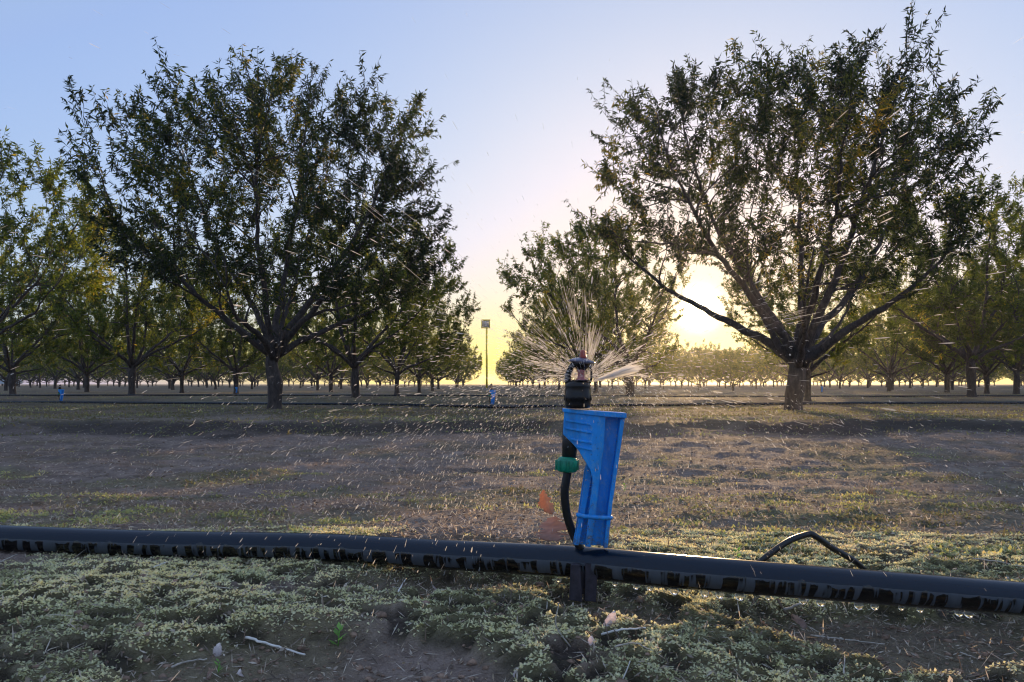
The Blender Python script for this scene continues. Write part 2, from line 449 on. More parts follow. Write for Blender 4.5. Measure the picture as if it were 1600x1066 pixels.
def base_z(x, y):
    z = near_berm(x, y)
    wob = wobble(x)
    yy = y + wob
    z = z + .075 * sst(5.8, 6.45, yy) * (1 - .8 * sst(11.5, 13.5, yy)) + .085 * sst(14.2, 15.3, yy) * (1 - .6 * sst(19, 22, yy))
    z = z + .02 * np.sin(y * 1.05 + x * .05 + 1) * sst(1.9, 3, y) * (1 - sst(14, 20, y)) * .6
    z = z + (fbm(x * 1.3, y * 2.0, 7, 4) - .5) * .035 * sst(1.6, 3.5, y)
    z = z + (fbm(x * .2, y * .3, 8, 3) - .5) * .15 * sst(18, 40, y)
    return z
def clump(x, y):
    """rounded weed cushions, 1 on top and 0 in the gaps"""
    w = fbm(x * 6, y * 6, 91, 2) * 1.2
    return sst(.22, .74, (1 - 2.1 * np.abs(2 * fbm(x * 22 + w, y * 40 - w, 12, 2) - 1)) * .75 + .35 * vn(x * 75, y * 100, 13))
def fine_z(x, y):
    """clods and weed cushions close to the camera"""
    s = soil_mask(x, y)
    cush = clump(x, y) * .014 - .008 + (fbm(x * 9, y * 11, 11, 2) - .5) * .020
    cush += (fbm(x * 95, y * 100, 14, 2) - .5) * .007
    soil = (fbm(x * 16, y * 18, 16, 4) - .5) * .022 + (fbm(x * 70, y * 70, 18, 3) - .5) * .009
    z = (cush + .009) * (1 - s) + (soil - .012) * s
    lip = s * (1 - s) * 4
    return z - lip * .002
XP, Y0, Y1 = 1.45, .62, 1.85
def fade(x, y):
    return sst(XP, XP - .15, np.abs(x)) * sst(Y0, Y0 + .08, y) * sst(Y1, Y1 - .4, y)
def gz(x, y):
    x = np.asarray(x, float); y = np.asarray(y, float)
    mid = (fbm(x * 5, y * 8, 21, 4) - .5) * .030 * sst(1.4, 2.2, y) * (1 - sst(9, 14, y)) + (fbm(x * 13, y * 16, 23, 4) - .5) * .024 * sst(1.4, 2.0, y) * (1 - sst(5.5, 8, y))
    mid = mid - .020 * (sst(.10, .02, np.abs(y - 3.55 - .02 * x)) + sst(.10, .02, np.abs(y - 4.75 - .03 * x))) * (fbm(x * 3, y, 24, 3))
    return base_z(x, y) + fine_z(x, y) * fade(x, y) + mid
def masks(x, y):
    s = soil_mask(x, y)
    near = 1 - sst(1.22, 1.62, y + (fbm(x * 3, y * 3, 46, 3) - .5) * .7 - .18 * sst(-.2, .5, x))
    patch = sst(.50, .62, fbm(x * 1.6, y * 2.6, 41, 4)) * (1 - sst(3.6, 5.2, y))
    right = sst(.47, .6, fbm(x * 1.1 + 4, y * 1.7, 43, 4)) * sst(.0, .5, x) * (1 - sst(3.0, 4.2, y))
    berm = .75 * sst(5.9, 6.4, y) * (.4 + .6 * sst(.4, .6, fbm(x * .8, y * 1.5, 44, 3)))
    patch = patch * .85; right = right * .7; moss = np.clip(near * (1 - s) * (.10 + .90 * sst(.45, .53, fbm(x * 4.6, y * 8.5, 45, 3))) + .75 * patch + .7 * right + berm, 0, 1)
    dry = sst(.58, .7, fbm(x * 2.2 + 9, y * 4, 47, 4)) * .8 * (1 - .6 * near)
    front = sst(5.5, 5.95, y + wobble(x)) * (1 - sst(6.15, 6.7, y + wobble(x)))  # band for the berm's shaded front face, painted dark
    damp_shade = np.clip(s * near * .0 + near * (1 - s) * (1 - clump(x, y)) * 1.0 + front * (.45 + .55 * sst(.35, .55, fbm(x * 1.8, y * 3, 36, 3))) + .35 * sst(6.6, 8, y) + .35 * sst(.55, .7, fbm(x * .9, y * 1.7, 49, 3)) * sst(2, 3, y), 0, 1)  # moist patches, plus shade painted between cushions and along the berm front
    return moss, dry, damp_shade
gxs = np.linspace(-XP, XP, 780); gys = np.linspace(Y0, Y1, 340)
X1, Y1g = np.meshgrid(gxs, gys)
na = X1.size
def gridq(r, c, off=0):
    i = np.arange(r - 1)[:, None] * c; j = np.arange(c - 1)[None, :]
    return np.stack([i + j, i + j + 1, i + c + j + 1, i + c + j], -1).reshape(-1, 4) + off
Qa = gridq(*X1.shape)
yo = np.concatenate([np.linspace(-30, .3, 24)[:-1], np.exp(np.linspace(math.log(.3), math.log(640), 560))])
u = np.linspace(-1, 1, 521); u = .55 * u + .45 * u ** 3
Yo, U = np.meshgrid(yo, u, indexing='ij')
Xo = U * (np.maximum(Yo, 0) * 1.15 + 3.2 + 12 * sst(0, 40, Yo) + 10 * sst(0, -10, Yo))
Qo = gridq(*Xo.shape, off=na)
xa = np.concatenate([X1.ravel(), Xo.ravel()]); ya = np.concatenate([Y1g.ravel(), Yo.ravel()])
za = gz(xa, ya)
inner = fade(xa[na:], ya[na:])
za[na:] -= .03 * sst(0.0, .5, inner) + .002
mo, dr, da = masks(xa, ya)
ground = mk('ground', np.stack([xa, ya, za], 1), [Qa, Qo], M['ground'], smooth=True, attrs={'moss': mo, 'dry': dr, 'damp_shade': da})
tag(ground, kind='structure')

def G(px, py, lift=0.0):
    """where the ray through a photo pixel meets the ground"""
    t = np.exp(np.linspace(math.log(.5), math.log(120), 6000))
    x = (px - 800) / F * t; z = CH + (HZ - py) / F * t
    hit = np.nonzero(z <= gz(x, t))[0]
    i = hit[0] if len(hit) else -1
    return np.array([x[i], t[i], gz(x[i], t[i]) + lift])

# ------------------------------------------------------------------ scattered ground cover (nobody could count it)
def scatter_leaflets(name, rng, x, y, ln, wd, up, mat, label_cat, tone, zoff=0.0):
    n = len(x); z = gz(x, y) + zoff
    az = rng.uniform(0, 2 * math.pi, n); el = np.clip(rng.normal(up, .45, n), -.2, 1.5)
    d = np.stack([np.cos(az) * np.cos(el), np.sin(az) * np.cos(el), np.sin(el)], 1)
    s = np.stack([-np.sin(az), np.cos(az), rng.normal(0, .5, n)], 1); s /= np.linalg.norm(s, axis=1)[:, None]
    P = np.stack([x, y, z], 1); L = (ln * rng.uniform(.55, 1.4, n))[:, None]; Wd = (wd * rng.uniform(.6, 1.3, n))[:, None]
    a = P - d * L * .1; b = P + d * L * .5 + s * Wd * .5; c = P + d * L; e = P + d * L * .5 - s * Wd * .5
    V = np.stack([a, b, c, e], 1).reshape(-1, 3)
    i = np.arange(n)[:, None] * 4
    T = i + np.array([[0, 1, 2, 3]])
    o = mk(name, V, [T], mat, attrs={'tone': np.repeat(np.clip(tone, 0, 1), 4)})
    tag(o, kind='stuff'); return o

rng = np.random.default_rng(4)
# low weeds round the near pipe
n = 520000
x = rng.uniform(-1.3, 1.3, n); y = np.sqrt(rng.uniform(.72 ** 2, 1.75 ** 2, n))
mo_, dr_, _ = masks(x, y)
k = (rng.uniform(0, 1, n) < (mo_ * (1 - soil_mask(x, y)) ** 2 * (.06 + .94 * clump(x, y)))) & (np.abs(x) < y * .75 + .1)
x, y = x[k], y[k]
tone = .58 + .55 * (fbm(x * 7, y * 9, 53, 3) - .5) * 2 + rng.normal(0, .16, len(x)) + .35 * (clump(x, y) - .6)  # cushion shading painted into the tone: tops lighter, gaps darker
o = scatter_leaflets('low_weeds', rng, x, y, 0.0046, .0036, .28, M['moss'], 'weeds', tone, .001)
tag(o, 'grey green mat of low weeds spread on the berm around the near pipe', 'ground cover')
# weeds in the alley
n = 260000
y = np.exp(rng.uniform(math.log(1.5), math.log(5.6), n)); x = rng.uniform(-1, 1, n) * (y * .78 + .1)
cl = sst(.55, .68, fbm(x * 9, y * 9, 55, 3))
k = rng.uniform(0, 1, n) < np.clip(masks(x, y)[0] * (.04 + cl) * 1.3, 0, 1) * .75
x, y = x[k], y[k]
tone = .45 + (fbm(x * 3, y * 4, 57, 3) - .5) * 1.6 + rng.normal(0, .15, len(x))
o = scatter_leaflets('alley_weeds', rng, x, y, .0105, .0070, .45, M['weed'], 'weeds', tone)
tag(o, 'patchy yellow green weeds on the bare earth behind the blue stake', 'ground cover')
# grass and weeds on the farther berms
n = 130000
y = np.exp(rng.uniform(math.log(5.6), math.log(34), n)); x = rng.uniform(-1, 1, n) * (y * .78 + .1)
k = rng.uniform(0, 1, n) < (.16 + .7 * sst(.45, .6, fbm(x * 1.6, y * 2.3, 59, 4))) * np.where(y < 6.4, .45, 1)
x, y = x[k], y[k]
tone = .08 + (fbm(x * 1.0, y * 1.6, 61, 3) - .5) * 1.4 + rng.normal(0, .18, len(x))
o = scatter_leaflets('berm_weeds', rng, x, y, .028, .014, .35, M['weed'], 'weeds', tone)
tag(o, 'short dull weeds covering the far berms below the trees', 'ground cover')
# straw and bark litter
n = 52000
y = np.concatenate([np.exp(rng.uniform(math.log(.74), math.log(9), 22000)), np.exp(rng.uniform(math.log(1.5), math.log(6), 30000))]); x = rng.uniform(-1, 1, n) * (y * .76 + .08)
o = scatter_leaflets('straw_litter', rng, x, y, .012 * (1 + .12 * y), .0017 * (1 + .2 * y), .12, M['straw'], 'litter', rng.uniform(0, 1, n) ** 1.6, .003)
tag(o, 'scattered bits of straw and bark litter over the earth', 'litter')
m2 = rng.uniform(size=n) < .3
o = scatter_leaflets('leaf_litter', rng, x[m2][::-1], y[m2], .010, .006, .25, M['straw'], 'litter', rng.uniform(.1, 1, m2.sum()), .003)
tag(o, 'small curled leaf fragments strewn over the ground', 'litter')
n = 22000
x = rng.uniform(-1.1, 1.1, n); y = rng.uniform(.75, 1.45, n)
k = (np.abs(x) < y * .76) & (rng.uniform(0, 1, n) < .12 + .5 * sst(.5, .62, fbm(x * 3 + 2, y * 5, 67, 3)) + .9 * soil_mask(x, y) * (y > 1.0))
x, y = x[k], y[k]
o = scatter_leaflets('mulch_litter', rng, x, y, .0085, .0024, .25, M['straw'], 'litter', rng.uniform(0, 1, len(x)) ** 1.1, .004)
tag(o, 'brown and bleached bark shreds lying on the berm below the pipe', 'litter')
n = 1500
y = rng.uniform(.75, 1.7, n); x = rng.uniform(-1, 1, n) * (y * .76 + .05)
o = scatter_leaflets('twig_litter', rng, x, y, .026, .0017, .10, M['straw'], 'litter', rng.uniform(0, 1, n) ** 1.2, .007)
tag(o, 'short broken twig bits littering the ground around the near pipe', 'litter')
# clods and small stones
ico = []
t_ = (1 + 5 ** .5) / 2
iv = np.array([(-1,t_,0),(1,t_,0),(-1,-t_,0),(1,-t_,0),(0,-1,t_),(0,1,t_),(0,-1,-t_),(0,1,-t_),(t_,0,-1),(t_,0,1),(-t_,0,-1),(-t_,0,1)]) / 1.9
it = np.array([(0,11,5),(0,5,1),(0,1,7),(0,7,10),(0,10,11),(1,5,9),(5,11,4),(11,10,2),(10,7,6),(7,1,8),(3,9,4),(3,4,2),(3,2,6),(3,6,8),(3,8,9),(4,9,5),(2,4,11),(6,2,10),(8,6,7),(9,8,1)])
n = 15000
y = np.exp(rng.uniform(math.log(.75), math.log(7.5), n)); x = rng.uniform(-1, 1, n) * (y * .76 + .08)
k = rng.uniform(0, 1, n) < .25 + .75 * np.where(y < 1.6, soil_mask(x, y), .3)
x, y = x[k], y[k]; n = len(x)
r = rng.lognormal(math.log(.0019), .55, n) * (1 + .12 * y)
r = np.minimum(r, .007)
V = iv[None] * r[:, None, None] * rng.uniform(.6, 1.35, (n, 12, 1)) * np.array([1.2, 1, .7])
V = V + np.stack([x, y, gz(x, y) + r * .15], 1)[:, None]
T = (np.arange(n)[:, None, None] * 12 + it[None]).reshape(-1, 3)
tag(mk('soil_clods', V.reshape(-1, 3), [T], M['clod']), 'crumbly brown soil clods scattered over the bare earth', 'soil', kind='stuff')

# ------------------------------------------------------------------ trees
def norm(v): return v / (np.linalg.norm(v, axis=-1, keepdims=True) + 1e-9)
def inpoly(px, py, poly):
    c = np.zeros(len(px), bool); j = len(poly) - 1
    for i in range(len(poly)):
        xi, yi = poly[i]; xj, yj = poly[j]
        cr = ((yi > py) != (yj > py)) & (px < (xj - xi) * (py - yi) / (yj - yi + 1e-9) + xi)
        c ^= cr; j = i
    return c

def leaves_mesh(rng, P, D, ln, wd):
    n = len(P)
    dirv = norm(D * .5 + rng.normal(0, .55, (n, 3)) + np.array([0, 0, -.62]))
    side = norm(np.cross(dirv, rng.normal(0, 1, (n, 3))))
    nor = np.cross(dirv, side)
    L = (ln * rng.uniform(.6, 1.2, n))[:, None]; Wd = (wd * rng.uniform(.75, 1.2, n))[:, None]
    a = P; m1 = P + dirv * L * .42 + side * Wd * .5 + nor * Wd * .14
    t = P + dirv * L - nor * L * .10; m2 = P + dirv * L * .42 - side * Wd * .5 + nor * Wd * .14
    V = np.stack([a, m1, t, m2], 1).reshape(-1, 3)
    T = (np.arange(n)[:, None, None] * 4 + np.array([(0, 1, 2), (0, 2, 3)])).reshape(-1, 3)
    return V, T

def gen_tree(seed, cand, trunk, tr_r, counts, n_leaf, ln, wd, trunk_sides=18, shoots=30, twig_len=(.22, .5), mat='leaf', forks=None):
    """cand: (n,3) points filling the crown. returns (trunk, branches, foliage) objects at the origin"""
    R = np.random.default_rng(seed)
    n1, n2, n3, n4 = counts
    # nested well-spread subsets of the crown points
    order = [int(np.argmax(cand[:, 2]))]; dmin = np.linalg.norm(cand - cand[order[0]], axis=1)
    for _ in range(min(n1 + n2 + n3, len(cand) - 1) - 1):
        i = int(np.argmax(dmin)); order.append(i); dmin = np.minimum(dmin, np.linalg.norm(cand - cand[i], axis=1))
    tips = cand[order]
    NP = []; ND = []; NR = []; NF = []; NL = []
    br = MB()
    top = trunk[-1]
    def bez(P0, D0, tip, k1, k2, lev, r0, rend, wig):
        L = np.linalg.norm(tip - P0)
        out = norm(tip - P0)
        end = norm(out * .7 + np.array([0, 0, .85 if lev < 4 else .3]) + R.normal(0, .12, 3))
        c1 = P0 + norm(D0 * .55 + out * .45) * L * k1; c2 = tip - end * L * k2
        ns = max(4, int(L / (.11 if lev < 4 else .13)) + 1)
        if lev >= 4: ns = 4
        t = np.linspace(0, 1, ns)[:, None]
        P = (1 - t) ** 3 * P0 + 3 * (1 - t) ** 2 * t * c1 + 3 * (1 - t) * t * t * c2 + t ** 3 * tip
        if ns > 4:
            w = np.cumsum(R.normal(0, 1, (ns, 3)), axis=0); w -= w[0]; w -= t * w[-1]
            P = P + w * wig * np.sqrt(L / ns) * .35
        r = r0 + (rend - r0) * t[:, 0] ** .75
        return P, r
    def reg(P, r, lev):
        D = norm(np.gradient(P, axis=0)); f = np.linspace(0, 1, len(P))
        NP.append(P); ND.append(D); NR.append(r); NF.append(f); NL.append(np.full(len(P), lev))
    # scaffold limbs
    t_hts = np.linspace(-.32, 0.02, n1)
    R.shuffle(t_hts)
    for i in range(n1):
        tip = tips[i].copy()
        lowness = 1 - np.clip((tip[2] - top[2]) / 3.5, 0, 1)
        P0 = top + np.array([0, 0, -.05 - .28 * lowness]) + R.normal(0, .015, 3)
        hd = norm(np.array([tip[0] - P0[0], tip[1] - P0[1], 0]))
        P0 = P0 + hd * tr_r * .35
        D0 = norm(hd * .8 + np.array([0, 0, .75]))
        r0 = tr_r * R.uniform(.42, .62)
        P, r = bez(P0, D0, tip, .32, .38, 1, r0, .006, .10)
        br.tube(P, r, 9); reg(P, r, 1)
    def attach(tip, lev, fmin, fmax, r_rng, wig):
        A = np.concatenate(NP); D = np.concatenate(ND); f = np.concatenate(NF); r = np.concatenate(NR); lv = np.concatenate(NL)
        v = tip - A; dist = np.linalg.norm(v, axis=1)
        cosv = (v * D).sum(1) / (dist + 1e-6)
        cost = dist * (1 + 1.3 * (1 - cosv)) + 10 * ((f < fmin) | (f > fmax) | (lv >= lev)) + (v[:, 2] < 0) * .5
        cost += 5 * (dist < .12)
        i = int(np.argmin(cost))
        r0 = min(r[i] * .72, R.uniform(*r_rng))
        P, rr = bez(A[i], D[i], tip, .36, .34, lev, r0, .0025, wig)
        br.tube(P, rr, 6 if lev == 2 else 5, cap=False); reg(P, rr, lev)
    for i in range(n1, n1 + n2): attach(tips[i], 2, .12, .85, (.018, .032), .10)
    for i in range(n1 + n2, len(tips)): attach(tips[i], 3, .15, .9, (.008, .014), .12)
    # leafy twigs
    A = np.concatenate(NP); D = np.concatenate(ND); f = np.concatenate(NF); r = np.concatenate(NR); lv = np.concatenate(NL)
    wgt = np.where(lv == 1, sst(.35, .7, f), np.where(lv == 2, sst(.2, .6, f), sst(.0, .3, f) * 1.1)) + 1e-9
    # clumps: uneven along the crown
    cl = fbm(A[:, 0] * 1.6 + seed, A[:, 2] * 1.6 + A[:, 1], seed, 3)
    wgt = wgt * (.25 + sst(.36, .62, cl))
    idx = R.choice(len(A), n4, p=wgt / wgt.sum())
    cen = np.array([0, 0, top[2] + 1.0])
    LP = []; LD = []
    topz = cand[:, 2].max()
    tw = MB()
    for q, i in enumerate(idx):
        L = R.uniform(*twig_len)
        is_sh = q < shoots
        outw = norm(A[i] - cen)
        if is_sh and A[i][2] < topz - 1.6: is_sh = False
        if is_sh:
            L = R.uniform(.3, .6); dv = norm(D[i] * .3 + np.array([0, 0, .9]) + R.normal(0, .22, 3))
        else: dv = norm(D[i] * .55 + outw * .22 + np.array([0, 0, .50]) + R.normal(0, .36, 3))
        tip = A[i] + dv * L + np.array([0, 0, -.03 if not is_sh else 0])
        P, rr = bez(A[i], D[i] if not is_sh else dv, tip, .3, .3, 4, .0035 if not is_sh else .005, .0014, 0)
        tw.tube(P, rr, 3, cap=False)
        nl = int(n_leaf / n4 * R.uniform(.5, 1.5) * (.7 if is_sh else 1))
        t = R.uniform(.12, 1.0, nl) ** .8 * (len(P) - 1)
        a = np.minimum(t.astype(int), len(P) - 2); fr = (t - a)[:, None]
        LP.append(P[a] * (1 - fr) + P[a + 1] * fr); LD.append(np.repeat(dv[None], nl, 0))
    br.add(np.concatenate(tw.V), np.concatenate(tw.Q))
    LP = np.concatenate(LP); LD = np.concatenate(LD)
    V, T = leaves_mesh(R, LP, LD, ln, wd)
    tone = np.clip(.38 + (fbm(LP[:, 0] * 1.3 + 5, LP[:, 2] * 1.3 + LP[:, 1] * .7, seed + 3, 3) - .5) * 1.3 + R.normal(0, .14, len(LP)) + (R.uniform(size=len(LP)) > .975) * .4, 0, 1)
    # trunk with a lumpy, ridged skin
    tk = MB(); k = trunk_sides
    tp = np.asarray(trunk, float); tt = np.linspace(0, len(tp) - 1, 26); a = np.minimum(tt.astype(int), len(tp) - 2); fr = (tt - a)[:, None]
    TP = tp[a] * (1 - fr) + tp[a + 1] * fr
    s = np.linspace(0, 1, 26)
    rr = tr_r * (.90 + .45 * np.exp(-s * 14) + .12 * np.sin(s * 9 + seed) * .6 + .30 * sst(.75, 1, s))
    th = np.arange(k) * 2 * math.pi / k
    TV = TP[:, None, :] + np.zeros((26, k, 3))
    lump = 1 + .28 * (fbm(np.cos(th)[None, :] * 1.8 + s[:, None] * 3, np.sin(th)[None, :] * 1.8 + s[:, None] * 5, seed, 4) - .5) + .10 * (fbm(np.cos(th)[None] * 7 + 3, np.sin(th)[None] * 7 + s[:, None] * 8, seed + 5, 3) - .5)
    TV[:, :, 0] += rr[:, None] * lump * np.cos(th); TV[:, :, 1] += rr[:, None] * lump * np.sin(th)
    TV = np.vstack([TV.reshape(-1, 3), TP[-1] + np.array([0, 0, tr_r * .5])])
    i = np.arange(25)[:, None] * k; j = np.arange(k)[None, :]; j2 = (j + 1) % k
    TQ = np.stack([i + j, i + j2, i + k + j2, i + k + j], -1).reshape(-1, 4)
    TT = [(26 * k, 25 * k + q, 25 * k + (q + 1) % k) for q in range(k)]
    t_ob = mk('trunk', TV, [TQ, np.array(TT)], M['bark'], smooth=True)
    b_ob = br.build('branches', M['bark'], smooth=True)
    l_ob = mk('foliage', V, [T], M[mat], attrs={'tone': np.repeat(tone, 4)})
    return t_ob, b_ob, l_ob

def make_tree_thing(parts, loc, name='orchard_tree'):
    root = empty(name, loc)
    for p in parts: p.parent = root
    return root

def hero(seed, poly, tpx, tpy, d, depth, trunk_px, tr_r, counts, n_leaf, xc, half):
    R = np.random.default_rng(seed + 77)
    base = W(tpx, tpy, d)
    base[2] = float(gz(base[0], base[1])) - .02
    n = 9000
    xs = [p[0] for p in poly]; ys = [p[1] for p in poly]
    px = R.uniform(min(xs), max(xs), n); py = R.uniform(min(ys), max(ys), n)
    k = inpoly(px, py, poly); px, py = px[k], py[k]
    rr = np.clip((px - xc) / half, -1, 1)
    dm = depth * np.sqrt(1 - rr ** 2 * .85) * np.clip((590 - py) / 190, .35, 1)
    dy = R.uniform(-1, 1, len(px)) * dm
    dd = d + dy
    # keep the outline where it is: lateral place set at the trunk's distance, drawn in a little for points off that plane
    py = 600 - (600 - py) * .955; px = tpx + (px - tpx) * (.885 if tpx < 800 else .94); de = d + .85 * dy
    X = (px - tpx) / F * de + base[0]; Z = CH + (HZ - py) / F * de
    C = np.stack([X - base[0], dy, Z - base[2]], 1)
    trunk = [np.array([(p[0] - tpx) / F * d, 0, (CH + (HZ - p[1]) / F * d) - base[2]]) for p in trunk_px]
    trunk[0][2] = -.06
    parts = gen_tree(seed, C[:2600], trunk, tr_r, counts, n_leaf, .086, .0195)
    return make_tree_thing(parts, base)

T1 = [(135,150),(205,140),(290,130),(375,105),(425,78),(480,90),(540,130),(600,145),(645,130),(650,210),(680,255),(695,330),(680,400),(640,450),(560,470),(470,455),(400,470),(330,430),(215,395),(180,340),(120,290),(165,235),(160,180)]
t1 = hero(11, T1, 428, 637, 10.0, 2.3, [(428, 640), (430, 600), (424, 570), (428, 532)], .102, (11, 50, 280, 2700), 62000, 410, 300)
tag(t1, 'large leafy orchard tree left of the blue sprinkler stake, its crown against blue sky', 'tree', 'orchard trees')
T2 = [(955,150),(1035,115),(1085,105),(1135,65),(1180,90),(1240,88),(1300,85),(1325,50),(1380,45),(1395,105),(1440,135),(1490,160),(1500,190),(1472,250),(1458,310),(1438,350),(1410,395),(1400,430),(1330,455),(1250,440),(1180,400),(1110,395),(1060,390),(1000,385),(935,345),(905,310),(955,280),(940,225),(975,190)]
t2 = hero(23, T2, 1241, 641, 9.7, 2.3, [(1238, 642), (1242, 610), (1246, 580), (1247, 545)], .120, (12, 54, 300, 2800), 64000, 1230, 305)
tag(t2, 'large open crowned orchard tree right of the sun, thick trunk forking low', 'tree', 'orchard trees')

def crown_points(seed, n=2400, H=4.9, Rr=2.55, z0=1.05):
    R = np.random.default_rng(seed)
    P = R.uniform(-1, 1, (n * 5, 3))
    r = np.hypot(P[:, 0], P[:, 1]); h = (P[:, 2] + 1) / 2
    th = np.arctan2(P[:, 1], P[:, 0])
    lim = (.30 + .7 * np.sin(np.clip(h * 1.25 + .06, 0, 1.4) * math.pi * .60)) * (1 + .14 * np.sin(th * 3 + seed) + .08 * np.sin(th * 5 + 2 * seed))
    hmax = 1 - .30 * r ** 2 + .12 * (fbm(P[:, 0] * 3, P[:, 1] * 3, seed, 2) - .5)
    k = (r < lim * (1 - .25 * sst(.8, 1, h))) & (h < hmax) & (h > .28 * r * 0 + .0) & (R.uniform(size=len(r)) < .3 + .7 * r)
    k &= ~((h < .25) & (r < .35))
    P = P[k][:n]
    return np.stack([P[:, 0] * Rr, P[:, 1] * Rr, z0 + (P[:, 2] + 1) / 2 * (H - z0)], 1)

def trunk_line(seed, h=1.0):
    R = np.random.default_rng(seed)
    return [np.array([0, 0, -.06]), np.array([R.normal(0, .02), 0, h * .4]), np.array([R.normal(0, .04), R.normal(0, .03), h * .75]), np.array([R.normal(0, .03), 0, h])]

def lean(P):
    P = P.copy(); P[:, 0] -= 1.0 * sst(1.2, 2.6, P[:, 2]); return P
mids = [gen_tree(40 + i, crown_points(60 + i) if i < 3 else lean(crown_points(63)), trunk_line(70 + i), .095 + .008 * i, (9, 36, 170, 1300), 34000, .11, .027, 12, 26, (.22, .5), 'leaf2') for i in range(4)]
fars = [gen_tree(140 + i, crown_points(160 + i, Rr=2.9, z0=.95), trunk_line(170 + i, .85), .10, (8, 20, 60, 420), 7600, .19, .055, 8, 10, (.25, .55), 'leaf2') for i in range(3)]
proto = {}
used = set()
def place(kind, i, loc, rot, sc_, zs=1.0):
    parts = (mids if kind == 'mid' else fars)[i]
    root = empty('orchard_tree', loc); root.rotation_euler = (0, 0, rot); root.scale = (sc_, sc_ * .97, sc_ * zs)
    for p in parts:
        if (kind, i) not in used: q = p
        else: q = p.copy(); q.parent = None; col.objects.link(q)
        q.parent = root
    used.add((kind, i)); return root
# trees one can pick out: trunk column in the photo, distance, variant, turn, size, label
near = [
 (-54, 14.0, 0, .4, 1.02, 'orchard tree at the left edge, only its right crown inside the picture'),
 (20, 25.0, 2, .3, 1.0, 'tree near the left edge behind the cut off crown, foliage hanging low'),
 (206, 20.6, 1, 1.3, 1.0, 'orchard tree with wide spread limbs, first whole one left of the large left tree'),
 (136, 31.0, 2, 2.0, .95, 'smaller tree left of the wide limbed one, slanting branches low over the white gap'),
 (284, 30.0, 0, 3.0, .92, 'slim dark trunked tree between the wide limbed tree and the large left tree'),
 (369, 27.5, 1, 4.1, .95, 'tree just left of the large left trunk with a faint blue stake at its foot'),
 (517, 34.0, 2, 5.0, .92, 'thin trunked tree right of the large left trunk, deep in shade'),
 (556, 16.2, 2, .9, .86, 'second tree of the row beside the large left tree, thick short trunk'),
 (620, 23.0, 0, 2.6, .86, 'third tree of the left row, trunk beneath yellow green leaves'),
 (655, 30.0, 1, 3.9, .74, 'fourth tree of the left row towards the open gap'),
 (676, 37.5, 2, 1.1, .74, 'fifth tree of the left row, nearing the yellow sign pole'),
 (985, 20.0, 3, 0, .97, 'tree behind the sprinkler jet with its crown just left of the glaring sun'),
 (931, 27.5, 0, 2.2, .95, 'tree behind the sprinkler head, its low crown veiled by spray'),
 (890, 36.0, 2, .2, .97, 'tree left of the sprinkler head at the right side of the open gap'),
 (1262, 14.5, 2, 4.6, .62, 'smaller tree half hidden behind the thick trunk right of the sun'),
 (1518, 16.9, 1, 2.9, 1.0, 'full tree near the right edge with an upright dark trunk and fanned limbs'),
 (1389, 33.0, 0, 1.9, .95, 'tree between the two large right trunks, round dark green crown'),
 (1480, 29.0, 2, .7, .92, 'thin tree just left of the full tree at the right edge'),
 (1542, 27.0, 0, 5.5, .95, 'thin trunked tree just right of the full tree at the right edge'),
 (1588, 25.3, 2, 3.4, .95, 'tree cut by the right edge of the picture, slim dark trunk'),
 (1690, 18.5, 0, 1.2, 1.0, 'tree mostly outside the right edge, only left branches in the picture'),
]
occ = []
for px, d, v, rot, s, lab in near:
    X = (px - 800) / F * d
    r_ = place('mid', v, (X, d, float(gz(X, d))), rot, s)
    tag(r_, lab, 'tree', 'orchard trees'); occ.append((X, d))
# far rows
Rn = random.Random(8)
cnt = 0
for row in range(-16, 17):
    off = -2.87 + 7.0 * row if row <= 0 else 4.13 + 7.0 * (row - 1)
    for j in range(0, 16):
        d = 33.0 + 6.6 * j + (3.3 if row % 2 else 0) + Rn.uniform(-.4, .4)
        X = off - .035 * d + Rn.uniform(-.25, .25)
        px = 800 + X / d * F
        if px < -70 or px > 1670: continue
        if min(math.hypot(X - a, d - b) for a, b in occ) < 4.5: continue
        if 725 < px < 785 or (690 < px < 805 and d < 62): continue
        s = Rn.uniform(.82, 1.06)
        if 1030 < px < 1235 and d < 75: s *= .48 + .42 * sst(33, 72, d)
        if row in (0, 1) and d > 60: s *= .9
        k = Rn.randrange(3)
        r_ = place('far', k, (X, d, float(gz(X, d))), Rn.uniform(0, 6.28), s, Rn.uniform(.85, 1.08))
        tag(r_, 'small distant tree in the far orchard rows, low green crown near the horizon', 'tree', 'distant orchard trees')
        cnt += 1
print('far trees', cnt)

# ------------------------------------------------------------------ near pipe
def smooth_path(pts, n):
    pts = np.array(pts, float)
    out = []
    P = np.vstack([2 * pts[0] - pts[1], pts, 2 * pts[-1] - pts[-2]])
    m = len(pts) - 1
    for k in np.linspace(0, m - 1e-6, n):
        i = int(k); t = k - i; p0, p1, p2, p3 = P[i:i + 4]
        out.append(.5 * ((2 * p1) + (-p0 + p2) * t + (2 * p0 - 5 * p1 + 4 * p2 - p3) * t * t + (-p0 + 3 * p1 - 3 * p2 + p3) * t ** 3))
    return np.array(out)

